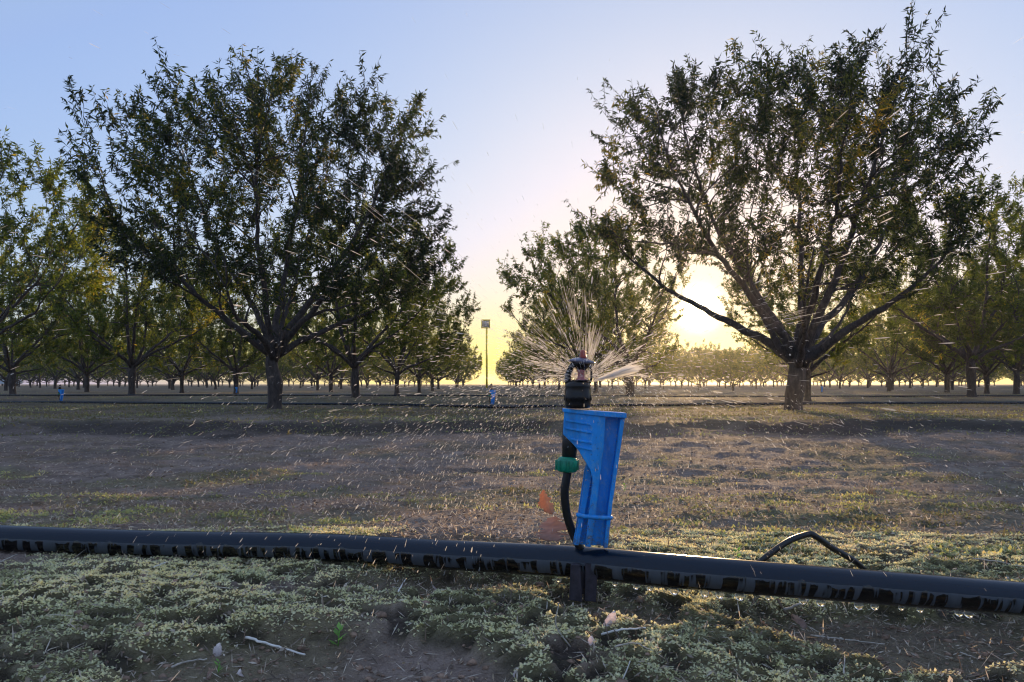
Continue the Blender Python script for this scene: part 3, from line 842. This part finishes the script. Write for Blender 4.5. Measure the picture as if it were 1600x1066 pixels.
def pipe(name, path, r, k, mat):
    P = smooth_path(path, 240 if k > 20 else 120)
    D = norm(np.gradient(P, axis=0)); up = np.array([0, 0, 1.0])
    A = norm(np.cross(D, up)); B = np.cross(A, D)
    th = np.arange(k) * 2 * math.pi / k
    V = P[:, None] + r * (np.cos(th)[None, :, None] * A[:, None] + np.sin(th)[None, :, None] * B[:, None])
    run = np.concatenate([[0], np.cumsum(np.linalg.norm(np.diff(P, axis=0), axis=1))])
    n = len(P)
    i = np.arange(n - 1)[:, None] * k; j = np.arange(k)[None, :]; j2 = (j + 1) % k
    Q = np.stack([i + j, i + j2, i + k + j2, i + k + j], -1).reshape(-1, 4)
    return mk(name, V.reshape(-1, 3), [Q], mat, smooth=True, attrs={'ang': np.tile(np.sin(th), n), 'run': np.repeat(run, k)}), P
PR = .0245
pp = [(-420, 822, 1.50), (-200, 830, 1.44), (0, 841, 1.40), (250, 850, 1.38), (500, 855, 1.33), (700, 867, 1.24), (885, 877, 1.16), (1025, 890, 1.10), (1180, 903, 1.09), (1320, 914, 1.09), (1600, 936, 1.10), (1850, 956, 1.11), (2150, 980, 1.12)]
near_pipe, NPATH = pipe('water_pipe', [W(*p) for p in pp], PR, 40, M['pipe'])
tag(near_pipe, 'thick wet black plastic water pipe lying across the foreground below the blue stake', 'pipe')

def pipe_at(px):
    s = 800 + NPATH[:, 0] / NPATH[:, 1] * F
    i = int(np.argmin(abs(s - px))); return NPATH[i]

# drops hanging under the near pipe
ordn = ['first', 'second', 'third', 'fourth', 'fifth', 'sixth', 'seventh', 'eighth', 'ninth', 'tenth', 'eleventh', 'twelfth', 'thirteenth', 'fourteenth', 'fifteenth', 'sixteenth']
left = [(228, .0030), (241, .0052), (275, .0052), (291, .0036), (308, .0050), (346, .0042), (373, .0035), (402, .0036), (430, .0035)]
right = [(963, .0042), (995, .0050), (1014, .0046), (1050, .0064), (1098, .0060), (1122, .0064), (1155, .0066), (1201, .0040), (1252, .0054), (1283, .0062), (1336, .0064), (1362, .0056), (1404, .0040), (1442, .0046), (1490, .0056), (1515, .0062)]
def drop_mesh(r):
    m = MB(); prof = []
    for q in range(13):
        t = q / 12 * math.pi
        h = -math.cos(t); prof.append((r * math.sin(t) * (1.0 if h < 0 else 1.04), r * h * (.95 if h < 0 else .8)))
    m.lathe((0, 0, 0), prof, 20); return m
for side, lst in (('left', left), ('right', right)):
    for i, (px, r) in enumerate(lst):
        P = pipe_at(px)
        o = drop_mesh(r * 1.0).build('water_drop', M['drop'], smooth=True)
        o.location = (P[0], P[1] - .004, P[2] - PR - r * .55)
        w = ordn[i] if side == 'right' else ordn[i]
        ref = 'counting rightwards from the blue stake' if side == 'right' else 'counting rightwards along the left end'
        tag(o, f'{w} clear water drop hanging under the near pipe, {ref}', 'water drop', 'water drops hanging under the near pipe')
o = drop_mesh(.0040).build('water_drop', M['drop'], smooth=True)
P = pipe_at(873); o.location = (P[0], P[1] - .012, P[2] - PR - .003)
tag(o, 'water drop under the pipe left of the stake, catching an orange sparkle of sun', 'water drop', 'water drops hanging under the near pipe')

# ------------------------------------------------------------------ sprinkler on its blue stake
SD = 1.12
BASE = W(921, 853, SD)
def q(px, py): return ((px - 800) / F * SD - BASE[0], CH + (HZ - py) / F * SD - BASE[2])
def ql(pts): return [q(*p) for p in pts]
def make_sprinkler():
    root = empty('sprinkler', BASE)
    # back plate of the post
    m = MB(); m.prism(ql([(930,652),(975,653),(947,856),(896,853),(905,800),(914,738),(924,700)]), .012, .016); m.build('back_plate', M['blue'], root, bevel=.0008)
    # bracket plate facing left of the camera, with the central fin below
    m = MB(); m.prism(ql([(881,642),(945,649),(942,700),(936,745),(930,800),(922,853),(914,852),(919,800),(925,748),(921,733),(903,703),(893,692),(879,678)]), -.010, -.006)
    bp = m.build('bracket_plate', M['blue'], root, bevel=.0009)
    for a, b, c, d in (((884,655),(921,661),(922,664),(884,658)), ((883,667),(922,674),(923,677),(883,670)), ((890,684),(924,690),(924,693),(891,687)), ((900,696),(924,701),(924,704),(902,699))):
        m = MB(); m.prism(ql([a, b, c, d]), -.0125, -.0098); m.build('raised_rib', M['blue'], bp, bevel=.0005)
    # wall joining the fin to the back plate
    m = MB(); m.prism(ql([(938,650),(944,650),(935,745),(929,800),(920,853),(914,853),(922,800),(929,745)]), -.0062, .0122); m.build('web', M['blue'], root, bevel=.0006)
    # right flange
    m = MB(); m.prism(ql([(969,654),(976,653),(956,790),(949,856),(943,856),(950,790)]), -.004, .0118); m.build('right_flange', M['blue'], root, bevel=.0008)
    m = MB(); m.prism(ql([(918,720),(925,745),(917,790),(905,853),(898,853),(908,790)]), .003, .0118); m.build('left_flange', M['blue'], root, bevel=.0008)
    # cap plate
    m = MB(); m.prism(ql([(880,638),(900,640),(977,645),(977,653),(945,651),(880,644)]), -.013, .019); m.build('cap_plate', M['blue'], root, bevel=.001)
    # collar ledge near the base, a curved band
    m = MB()
    c0 = q(929, 808); pts = []
    for t in np.linspace(math.pi * 1.02, math.pi * 1.98, 15): pts.append((c0[0] + .0252 * math.cos(t), .004 + .013 * math.sin(t), c0[1] - .0020 * math.cos(t) + .001))
    m.tube(pts, .0036, 8); m.build('collar', M['blue'], root, smooth=True)
    # spike under the pipe
    m = MB(); m.prism(ql([(892,880),(906,880),(909,938),(889,935)]), -.010, .004); m.prism(ql([(914,880),(934,880),(931,940),(913,938)]), -.004, .008)
    m.prism(ql([(905,885),(915,885),(914,930),(908,930)]), .004, .010)
    m.build('ground_spike', M['spike'], root, bevel=.001)
    # nozzle body
    c = q(903, 638)
    def px2(v): return v / F * SD
    m = MB()
    m.lathe((c[0], 0, c[1]), [(px2(r), px2(h)) for r, h in ((17,0),(19.5,1),(20.3,6),(19.9,9),(20.8,12),(21.3,20),(20.6,23),(19.8,33),(20.2,34.5),(19.4,38),(16,41),(14,43))], 28)
    for k in range(14):
        th = k / 14 * 2 * math.pi; rx = px2(20.6)
        m.box((c[0] + rx * math.cos(th) - .0009, rx * math.sin(th) - .0009, c[1] + px2(12)), (c[0] + rx * math.cos(th) + .0009, rx * math.sin(th) + .0009, c[1] + px2(21)))
    m.build('nozzle_body', M['black'], root, smooth=False)
    # bridge arms that carry the deflector
    m = MB()
    for pts, w in (([(888,604),(887,592),(890,580),(895,571),(903,566)], 4.6), ([(920,603),(924,592),(924,578),(920,568)], 1.8)):
        P = [(q(*p)[0], .002, q(*p)[1]) for p in pts]; m.tube(smooth_path(P, 14), px2(w), 10)
    m.build('bridge', M['black'], root, smooth=True)
    c = q(909, 565)
    m = MB(); m.lathe((c[0], 0, c[1]), [(px2(r), px2(h)) for r, h in ((5,-15),(7,-13),(11,-9),(14,-6),(15,-2))], 24); m.build('rotor', M['black'], root, smooth=True)
    m = MB(); m.lathe((c[0], 0, c[1]), [(px2(r), px2(h)) for r, h in ((15,-3),(20.5,-1.6),(21.2,-.2),(19,1.6),(12,4.5),(5,6.2))], 32, (.10, -.02, 1)); m.build('deflector_cap', M['cap'], root, smooth=True)
    m = MB(); m.lathe((c[0] + px2(2), 0, c[1] + px2(5)), [(px2(r), px2(h)) for r, h in ((6,0),(6,3),(4.6,5),(4.8,10),(3,13),(1,13.6))], 16); m.build('red_knob', M['red'], root, smooth=True)
    c = q(908, 596)
    m = MB(); m.lathe((c[0], 0, c[1]), [(px2(r), px2(h)) for r, h in ((9,0),(9,3),(6,5),(5,14),(7,16),(7,18))], 18); m.build('nozzle_plate', M['pink'], root, smooth=True)
    m = MB(); m.lathe((c[0], 0, c[1] - px2(1)), [(px2(r), px2(h)) for r, h in ((14.5,0),(15.5,1.5),(14.5,3))], 24); m.build('water_film', M['water'], root, smooth=True)
    # connector, nut and feed tube
    a = q(891, 660); b = q(889, 724)
    m = MB(); m.tube([(a[0], .005, a[1]), (q(891,690)[0], .005, q(891,690)[1]), (b[0], .004, b[1])], [px2(12), px2(12.3), px2(11)], 20); m.build('connector', M['blackmatt'], root, smooth=True)
    c = q(886, 738)
    m = MB()
    k = 10
    m.lathe((c[0], .003, c[1]), [(px2(r), px2(h)) for r, h in ((12,0),(15,1.5),(16,5),(16.5,18),(14,22),(11,24))], 24, (.05, 0, 1))
    for i in range(k):
        th = i / k * 2 * math.pi; rx = px2(16.2)
        m.box((c[0] + rx * math.cos(th) - .0022, .003 + rx * math.sin(th) - .0022, c[1] + px2(3)), (c[0] + rx * math.cos(th) + .0022, .003 + rx * math.sin(th) + .0022, c[1] + px2(19)))
    m.build('lock_nut', M['green'], root, bevel=.0006)
    m = MB(); P = [(q(*p)[0], o_, q(*p)[1]) for p, o_ in (((888,732),.003),((883,765),.004),((884,790),.008),((889,815),.014),((900,845),.022),((915,872),.028))]
    m.tube(smooth_path(P, 26), px2(6.6), 14); m.build('feed_tube', M['blackmatt'], root, smooth=True)
    return root
spr = make_sprinkler()
tag(spr, 'blue plastic sprinkler stake in the foreground with a black head throwing a water jet', 'sprinkler', 'stake sprinklers')

# wet beads on the stake
def make_beads():
    R = np.random.default_rng(5); m = MB()
    for i in range(70):
        px, py = R.uniform(884, 940), R.uniform(656, 850)
        if py > 700 and px < 918 + (700 - py) * .08: px = 918 + R.uniform(0, 10) - (py - 700) * .03
        c = q(px, py); r = R.uniform(.0005, .0013)
        m.lathe((c[0], -.0103 if px < 936 else -.0098, c[1]), [(r * math.sin(t), -r * .6 * math.cos(t)) for t in np.linspace(0, math.pi / 2, 4)][::-1], 8, (0, -1, 0))
    o = m.build('water_bead', M['water'], spr, smooth=True); tag(o, kind='stuff')
make_beads()
# two other lines of pipe with their sprinklers
for nm, pts, r, lab in (
    ('water_pipe', [(-260,638,15.0),(95,637.5,13.0),(430,638,11.6),(560,638,11.2),(770,646,10.4),(880,641,10.6),(1240,640,11.2),(1600,643,11.6),(1900,645,12)], .020, 'thin looking black pipe on the berm at the large trunks, second from the camera'),
    ('water_pipe', [(-200,619,18.5),(420,617.5,18.3),(770,618.5,18),(1180,621,17),(1600,619,17.5),(1850,619,18)], .020, 'farthest black pipe running across behind the large trunks')):
    WP = []
    for p in pts:
        w = W(*p); w[2] = max(gz(w[0], w[1]) + .015, min(w[2], gz(w[0], w[1]) + .05)); WP.append(w)
    o, _ = pipe(nm, WP, r, 12, M['blackmatt'] if False else M['pipe'])
    tag(o, lab, 'pipe')
for px, d, lab in ((769, 10.4, 'small blue sprinkler stake in the open gap below the yellow sign pole'),
                   (95, 13.2, 'small blue sprinkler stake at the far left on the second pipe'),
                   (369, 25.0, 'tiny blue sprinkler stake at the foot of a tree left of the large left trunk'),
                   (1284, 28.0, 'tiny blue sprinkler stake right of the thick trunk near the right side')):
    X = (px - 800) / F * d
    c = copy_tree(spr)
    c.location = (X, d, float(gz(X, d)) + .045); c.rotation_euler = (0, 0, .15)
    tag(c, lab, 'sprinkler', 'stake sprinklers')

# hooked piece of old tubing behind the pipe
m = MB()
a = G(1196, 872); d0 = 1.42
pts = [W(1170, 893, 1.36), W(1200, 868, 1.36), W(1232, 846, 1.37), W(1262, 835, 1.38), W(1274, 838, 1.38), W(1300, 856, 1.39), W(1334, 876, 1.40), W(1350, 890, 1.41)]
m.tube(smooth_path(pts, 40), .0057, 14)
tag(m.build('bent_tube', M['blackmatt'], smooth=True), 'bent shiny black tube arching up from the weeds behind the near pipe', 'tube')

# ------------------------------------------------------------------ leaves, twigs and sprouts lying in the foreground
def leaf_obj(name, L, Wd, curl, mat, seed, notch=.0):
    R = np.random.default_rng(seed); nu, nv = 19, 9
    uu = np.linspace(0, 1, nu); vv = np.linspace(-1, 1, nv)
    V = []
    for a in uu:
        w0 = Wd * .5 * (math.sin(math.pi * min(1, a * .96 + .04) ** .85) ** .8)
        nl_, nr_ = (max(.25, 1 + notch * R.normal(0, 1.3)), max(.25, 1 + notch * R.normal(0, 1.3)))
        for b in vv:
            w = w0 * (nl_ if b < 0 else nr_)
            V.append((b * w + L * .08 * math.sin(a * 3 + seed), curl * math.sin(a * 2.4) * L * .3 + abs(b) * w * .45 + R.normal(0, .03) * w, a * L))
    Q = gridq(nu, nv)
    o = mk(name, V, [Q], mat, smooth=True, attrs={'tone': np.clip(np.repeat(uu, nv) + R.normal(0, .1, nu * nv), 0, 1)})
    s = o.modifiers.new('thickness', 'SOLIDIFY'); s.thickness = .0004
    return o
def put_leaf(px, py, L, Wd, rx, ry, rz, mat, lab, seed, curl=.4, notch=.05, lift=.0):
    o = leaf_obj('fallen_leaf', L, Wd, curl, mat, seed, notch)
    p = G(px, py); o.location = (p[0], p[1], p[2] + lift); o.rotation_euler = (rad(rx), rad(ry), rad(rz))
    tag(o, lab, 'leaf', 'fallen leaves'); return o
P8 = W(860, 836, 1.24); 
o = leaf_obj('fallen_leaf', .044, .022, .5, M['leaforange'], 3, .20); o.location = W(863, 803, 1.27); o.rotation_euler = (rad(-8), rad(-16), rad(15))
tag(o, 'curled orange brown leaf standing upright left of the blue stake', 'leaf', 'fallen leaves')
o = leaf_obj('fallen_leaf', .044, .052, .4, M['leafdry'], 4, .30); o.location = W(862, 846, 1.275); o.rotation_euler = (rad(-14), rad(4), rad(-12))
tag(o, 'broad pinkish brown leaf below the upright orange one, behind the pipe', 'leaf', 'fallen leaves')
put_leaf(952, 992, .032, .017, -28, 22, 10, M['leafpale'], 'pale grey leaf standing among twigs right below the stake', 5, .1, .04)
put_leaf(928, 1010, .014, .013, -40, 10, 30, M['leafpale'], 'small pinkish white leaf scrap left of the white reed', 6, .1, .1)
put_leaf(806, 1062, .020, .010, -60, 50, 10, M['leafpale'], 'white leaf scrap at the edge of the weeds near the bottom middle', 7, .2, .1)
put_leaf(336, 1026, .018, .012, -35, 25, 15, M['leafpale'], 'square pale leaf upright in the bare earth at lower left', 8, .1, .1)
put_leaf(325, 1064, .024, .016, -70, 80, 0, M['leafdry'], 'orange brown leaf flat on the earth at the bottom edge', 9, .4, .1)
put_leaf(382, 1058, .014, .011, -55, 30, 60, M['leafpale'], 'small cream leaf right of the orange brown one at the bottom', 10, .3, .1)
put_leaf(1262, 984, .030, .022, -40, -35, 20, M['leafdry'], 'curled brown leaf hollow in a heap below the right part of the pipe', 11, .9, .1)
put_leaf(685, 922, .016, .009, -50, 20, 80, M['leafpale'], 'bright white leaf scrap left of the stake under the pipe', 12, .2, .1)
put_leaf(270, 915, .022, .010, -60, 80, 30, M['leafdry'], 'dull brown leaf on the grey weeds at left', 13, .3, .1)
put_leaf(700, 913, .024, .007, -70, 85, 10, M['leafdry'], 'thin orange leaf lying on its side under the pipe left of the stake', 14, .3, .1)

def stick(pts, r, mat, lab, lift=.004, name='twig', d=None):
    W3 = [G(px, py, lift) if dd is None else W(px, py, dd) for px, py, dd in [(p + (None,))[:3] for p in pts]]
    P = smooth_path(W3, max(8, 5 * len(W3)))
    P = P + np.random.default_rng(len(lab)).normal(0, r * .25, P.shape)
    m = MB(); m.tube(P, np.linspace(r, r * .6, len(P)), 7)
    tag(m.build(name, M[mat], smooth=True), lab, 'twig', 'dry twigs on the ground')
def standing(px, py, dx, h, r, mat, lab, bend=0.0):
    p = G(px, py, -.003); P = [p, p + np.array([dx * .5 + bend, 0, h * .5]), p + np.array([dx, .003, h])]
    m = MB(); m.tube(smooth_path(P, 9), np.linspace(r, r * .6, 9), 6)
    tag(m.build('twig', M[mat], smooth=True), lab, 'twig', 'dry twigs on the ground')
stick([(383, 1003), (420, 1014), (476, 1031)], .0020, 'straww', 'straight pale twig slanting across the bare earth at lower left', .006)
standing(381, 1007, .001, .022, .0009, 'twigdark', 'short upright stem beside the straight pale twig')
stick([(268, 1048), (290, 1040), (322, 1036)], .0016, 'twig', 'short pale twig near the square pale leaf at lower left')
stick([(410, 1048), (440, 1032)], .0014, 'twigdark', 'brown twig below the straight pale twig')
stick([(940, 1000), (975, 996), (1009, 991)], .0017, 'straww', 'white reed lying level below the pale grey leaf', .008)
standing(893, 1010, -.016, .058, .0011, 'twig', 'thin curved stem rising beneath the stake', -.012)
stick([(960, 1016), (990, 1010), (1015, 1020)], .0011, 'twig', 'curved thin twig below the white reed')
stick([(585, 871), (608, 874), (632, 877)], .0013, 'straww', 'pale twig touching the pipe left of the middle', .012)
stick([(622, 940), (634, 918)], .0012, 'straww', 'short white stem pointing up among the weeds left of the middle', .014)
stick([(1267, 1000), (1320, 1006), (1382, 1014)], .0013, 'twig', 'long thin pale twig right of the brown leaf heap', .006)
stick([(1225, 966), (1250, 956), (1275, 942)], .0022, 'twig', 'forked pale twig in the heap below the right part of the pipe', .012)
stick([(1215, 940), (1225, 958), (1240, 970)], .0017, 'twigdark', 'brown twig crossing the forked pale twig')
stick([(1318, 1058), (1320, 1030)], .0011, 'twig', 'thin stem rising near the bottom right')
stick([(1500, 1024), (1527, 1034)], .0012, 'twig', 'short twig on the bare earth at lower right')
stick([(1520, 878), (1560, 884), (1610, 893)], .0016, 'twig', 'long dry stem lying behind the pipe at the right edge', .006)
standing(972, 1060, .010, .022, .0010, 'straww', 'short slanting white stem at the bottom right of the middle')
standing(664, 1004, .001, .024, .0008, 'twigdark', 'thin upright stem at the edge of the bare hollow')
stick([(0, 888), (12, 882), (28, 876)], .0012, 'twig', 'thin twig on the weeds at the left edge', .010)
stick([(240, 898), (255, 892), (262, 889)], .0011, 'straww', 'tiny pale stem on the grey weeds left', .012)

def sprout(px, py, h, n, lab, seed):
    R = np.random.default_rng(seed); p = G(px, py, -.002)
    root = empty('green_sprout', p); tag(root, lab, 'seedling', 'green seedlings')
    m = MB(); m.tube([(0, 0, 0), (.001, 0, h * .5), (.003, 0, h)], [.0008, .0007, .0005], 6); m.build('stem', M['sproutleaf'], root, smooth=True, attr='tone')
    m = MB()
    for i in range(n):
        t = (i + 1) / n * h; az = R.uniform(0, 6.28); L = R.uniform(.35, .6) * h; w = L * .28
        d = norm(np.array([math.cos(az), math.sin(az) * .6, .6])); s = norm(np.cross(d, [0, 0, 1.0]))
        b = np.array([.002 * t / h, 0, t])
        m.add([b, b + d * L * .5 + s * w, b + d * L, b + d * L * .5 - s * w], [(0, 1, 2, 3)], a=R.uniform(.2, 1))
    m.build('leaflets', M['sproutleaf'], root, attr='tone')
sprout(528, 1010, .026, 9, 'bright green seedling on the bare earth at lower left of the middle', 1)
sprout(340, 1052, .016, 7, 'small green seedling by the square pale leaf at lower left', 2)
sprout(975, 768, .030, 8, 'vivid green seedling right of the blue stake on the alley', 3)
sprout(1152, 872, .022, 10, 'yellow green seedling left of the bent tube', 4)
# tufts of dry grass
def tuft(px, py, h, n, lab, seed, mat='straw'):
    R = np.random.default_rng(seed); p = G(px, py, -.003); m = MB()
    for i in range(n):
        az = R.uniform(0, 6.28); sp = R.uniform(.2, 1.0); L = h * R.uniform(.5, 1.1)
        b = p + np.array([R.normal(0, h * .12), R.normal(0, h * .12), 0])
        tip = b + np.array([math.cos(az) * L * sp * .8, math.sin(az) * L * sp * .8, L * (1.05 - .5 * sp)])
        midp = b * .5 + tip * .5 + np.array([0, 0, L * .12])
        m.tube([b, midp, tip], [h * .012, h * .010, h * .003], 4, a=R.uniform(.3, 1))
    tag(m.build('dry_grass_tuft', M[mat], attr='tone'), lab, 'grass tuft', 'tufts of dry grass')
tuft(1362, 772, .075, 22, 'spiky pale dry grass tuft on the alley at right', 31)
tuft(1135, 725, .07, 9, 'sparse dry grass tuft in the middle distance right of the stake', 32)
tuft(1270, 745, .06, 10, 'low dry grass tuft left of the spiky one', 33)
tuft(290, 790, .035, 16, 'flattened tan grass tuft just behind the pipe at left', 34)

# ------------------------------------------------------------------ sign on a yellow pole, vehicle at the far left
d = 62.0
b = W(760.5, 606, d); gz0 = float(gz(b[0], b[1]))
root = empty('pole_sign', (b[0], b[1], gz0)); tag(root, 'small square grey sign on a tall thin yellow pole in the gap between rows', 'sign')
H = (HZ - 500) / F * d + CH - gz0; s2 = 6.4 / F * d
m = MB(); m.tube([(0, 0, 0), (0, 0, H - 2 * s2 + .05)], [.085, .085], 12); m.build('pole', M['pole'], root, smooth=True)
m = MB(); m.box((-s2 - .08, -.09, H - 2 * s2), (s2 - .08, -.03, H)); bd = m.build('sign_board', M['sign'], root)
m = MB()
for (x0, x1, z0, z1) in ((-s2 - .11, s2 - .05, H - .07, H + .03), (-s2 - .11, s2 - .05, H - 2 * s2 - .03, H - 2 * s2 + .05), (-s2 - .11, -s2 - .04, H - 2 * s2, H), (s2 - .12, s2 - .05, H - 2 * s2, H)):
    m.box((x0, -.11, z0), (x1, -.02, z1))
m.build('frame', M['pole'], bd)
m = MB()
pts = [(-.16, H - .22), (.02, H - .18), (-.12, H - .34), (.05, H - .36), (-.08, H - .50), (.08, H - .46)]
for a, c in zip(pts[:-1], pts[1:]): m.tube([(a[0] - .06, -.112, a[1]), (c[0] - .06, -.112, c[1])], [.035, .035], 5)
m.build('symbol', M['signpale'], bd)

d = 112.0; b = W(6, 604, d); gz0 = float(gz(b[0], b[1]))
root = empty('parked_car', (b[0], b[1], gz0)); tag(root, 'pale vehicle far away at the left edge beyond the orchard, seen under the trees', 'car')
prof = [(-2.3,.35),(2.3,.35),(2.35,.7),(2.2,.9),(1.35,1.02),(.75,1.5),(-1.1,1.55),(-1.75,1.05),(-2.25,.98),(-2.35,.7)]
m = MB(); m.prism(prof, -.85, .85); m.build('body', M['carpaint'], root, bevel=.06)
for pts in ([(.72,1.42),(1.18,1.04),(.05,1.04),(.05,1.44)], [(-.05,1.44),(-.05,1.04),(-1.5,1.06),(-1.05,1.47)]):
    m = MB(); m.prism(pts, -.862, -.84); m.build('window', M['glassdark'], root)
for xx in (-1.45, 1.4):
    for yy in (-.86, .66):
        m = MB(); m.lathe((xx, yy, .33), [(.2, 0), (.33, .02), (.33, .18), (.2, .2)], 18, (0, 1, 0)); m.build('wheel', M['tyre'], root, smooth=False)

# ------------------------------------------------------------------ flying water
R = np.random.default_rng(99)
SRC = W(915, 590, SD)
def spindles(name, A, D, L, r, mat, lab):
    n = len(A); D = norm(D); u_ = norm(np.cross(D, np.array([.02, 1.0, .01]))); v_ = np.cross(D, u_)
    L = np.broadcast_to(L, (n,))[:, None]; r = np.broadcast_to(r, (n,))[:, None]
    V = [A - D * L * .5]
    for f_, rf in ((-.25, .75), (.25, 1.0)):
        c = A + D * L * f_
        V += [c + u_ * r * rf, c + v_ * r * rf * .6, c - u_ * r * rf]
    V.append(A + D * L * .5)
    V = np.stack(V, 1)
    T = [(0, 1, 2), (0, 2, 3), (7, 5, 4), (7, 6, 5)]; Q = [(1, 4, 5, 2), (2, 5, 6, 3)]
    T = (np.arange(n)[:, None, None] * 8 + np.array(T)).reshape(-1, 3); Q = (np.arange(n)[:, None, None] * 8 + np.array(Q)).reshape(-1, 4)
    o = mk(name, V.reshape(-1, 3), [T, Q], mat, smooth=True)
    tag(o, lab, 'water spray', kind='stuff'); return o
# drops on their ballistic way out of the head
n = 15000
az = np.concatenate([R.uniform(-math.pi, math.pi, 8500), R.uniform(.15, math.pi + .4, 6500)]); el = np.radians(R.uniform(-8, 46, n)); v0 = np.concatenate([R.uniform(1.5, 6.5, 8500), R.uniform(.7, 2.8, 6500)])
tm = R.uniform(.01, .75, n) ** 1.25; tm[8500:] *= .55
vx = np.cos(az) * np.cos(el) * v0; vy = np.sin(az) * np.cos(el) * v0; vz = np.sin(el) * v0
drag = np.exp(-1.3 * tm)
P = np.stack([SRC[0] + vx * (1 - drag) / 1.3, SRC[1] + vy * (1 - drag) / 1.3, SRC[2] + vz * (1 - drag) / 1.3 - 4.4 * tm ** 2], 1)
Vv = np.stack([vx * drag, vy * drag, vz * drag - 8.2 * tm], 1)
k = (P[:, 1] > .62) & (P[:, 2] > gz(P[:, 0], P[:, 1]) + .01) & (P[:, 1] < 7)
P, Vv = P[k], Vv[k]
sp = np.linalg.norm(Vv, axis=1)
rr = R.lognormal(math.log(.00026), .5, len(P)) * np.clip(P[:, 1], .7, 3) ** .5
spindles('water_spray', P, Vv, np.clip(sp * .0034, .004, .03) * R.uniform(.35, 1.3, len(P)), rr, M['spray'], 'countless small water drops flying out from the sprinkler head')
print('drops', len(P))
# fan of threads leaving the deflector, and the main jet
n = 640
cl_a = np.concatenate([R.uniform(24, 88, 9), R.uniform(88, 165, 17)]); cl_r = np.where(cl_a > 88, R.uniform(.08, .17, 26), R.uniform(.045, .085, 26))
ci = R.integers(0, 26, n); ang = np.radians(cl_a[ci] + R.normal(0, 2.6, n))
rad_ = .030 + (cl_r[ci] - .03) * R.uniform(0, 1.1, n) ** .8
D = norm(np.stack([np.cos(ang), .12 + .5 * np.sin(ci * 2.1) + R.normal(0, .05, n), np.sin(ang)], 1))
P_ = SRC + D * rad_[:, None]; k = P_[:, 1] > 1.0
P_, D, rad_ = P_[k], D[k], rad_[k]
spindles('water_threads', P_, D, R.uniform(.008, .034, len(P_)), R.uniform(.0001, .00028, len(P_)), M['thread'], 'fan of fine water threads rising from the sprinkler head')
noz = W(925, 596, SD) + np.array([0, -.004, 0])
n = 210
ang = np.radians(R.normal(17, 3.6, n)); st = R.uniform(.0, .055, n)
D = norm(np.stack([np.cos(ang), R.normal(0, .07, n), np.sin(ang)], 1))
spindles('water_jet', noz + D * (st + .012)[:, None] + R.normal(0, .0009, (n, 3)), D, R.uniform(.02, .045, n), R.uniform(.0003, .0007, n), M['jet'], 'bright sunlit water jet leaving the right side of the sprinkler head')
# coherent strands farther out
A = []; D_ = []; 
for (x0, y0, x1, y1, d_, n, spread) in ((1150, 520, 1300, 487, 1.6, 26, 18), (1060, 470, 1420, 400, 1.9, 10, 30), (300, 205, 420, 285, 1.5, 8, 14), (500, 250, 690, 400, 1.4, 16, 45)):
    for i in range(n):
        t = R.uniform(0, 1); px = x0 + (x1 - x0) * t + R.normal(0, spread * .3); py = y0 + (y1 - y0) * t + R.normal(0, spread * .6)
        dd = d_ * R.uniform(.85, 1.2)
        A.append(W(px, py, dd)); e = W(px + (x1 - x0), py + (y1 - y0) + R.normal(0, 6), dd * 1.01) - A[-1]; D_.append(e)
spindles('water_strands', np.array(A), np.array(D_), R.uniform(.02, .07, len(A)), .0003, M['spray'], 'long thin water strands crossing in front of the trees')

# ------------------------------------------------------------------ haze
HAZE = 0.0006
me = bpy.data.meshes.new('haze')
x0, x1, y0, y1, z0, z1 = -780, 780, -34, 660, -1.4, 7.0
me.from_pydata([(x0,y0,z0),(x1,y0,z0),(x1,y1,z0),(x0,y1,z0),(x0,y0,z1),(x1,y0,z1),(x1,y1,z1),(x0,y1,z1)], [], [(0,3,2,1),(4,5,6,7),(0,1,5,4),(1,2,6,5),(2,3,7,6),(3,0,4,7)])
hz = bpy.data.objects.new('haze', me); col.objects.link(hz); tag(hz, 'thin pale evening haze over the orchard', 'haze', kind='stuff')
hm = bpy.data.materials.new('haze air'); hm.use_nodes = True; nt = hm.node_tree; nt.nodes.clear()
ho = nt.nodes.new('ShaderNodeOutputMaterial'); pv = nt.nodes.new('ShaderNodeVolumePrincipled')
pv.inputs['Color'].default_value = (.93, .92, .92, 1); pv.inputs['Density'].default_value = HAZE; pv.inputs['Anisotropy'].default_value = .75
nt.links.new(pv.outputs[0], ho.inputs['Volume']); me.materials.append(hm)
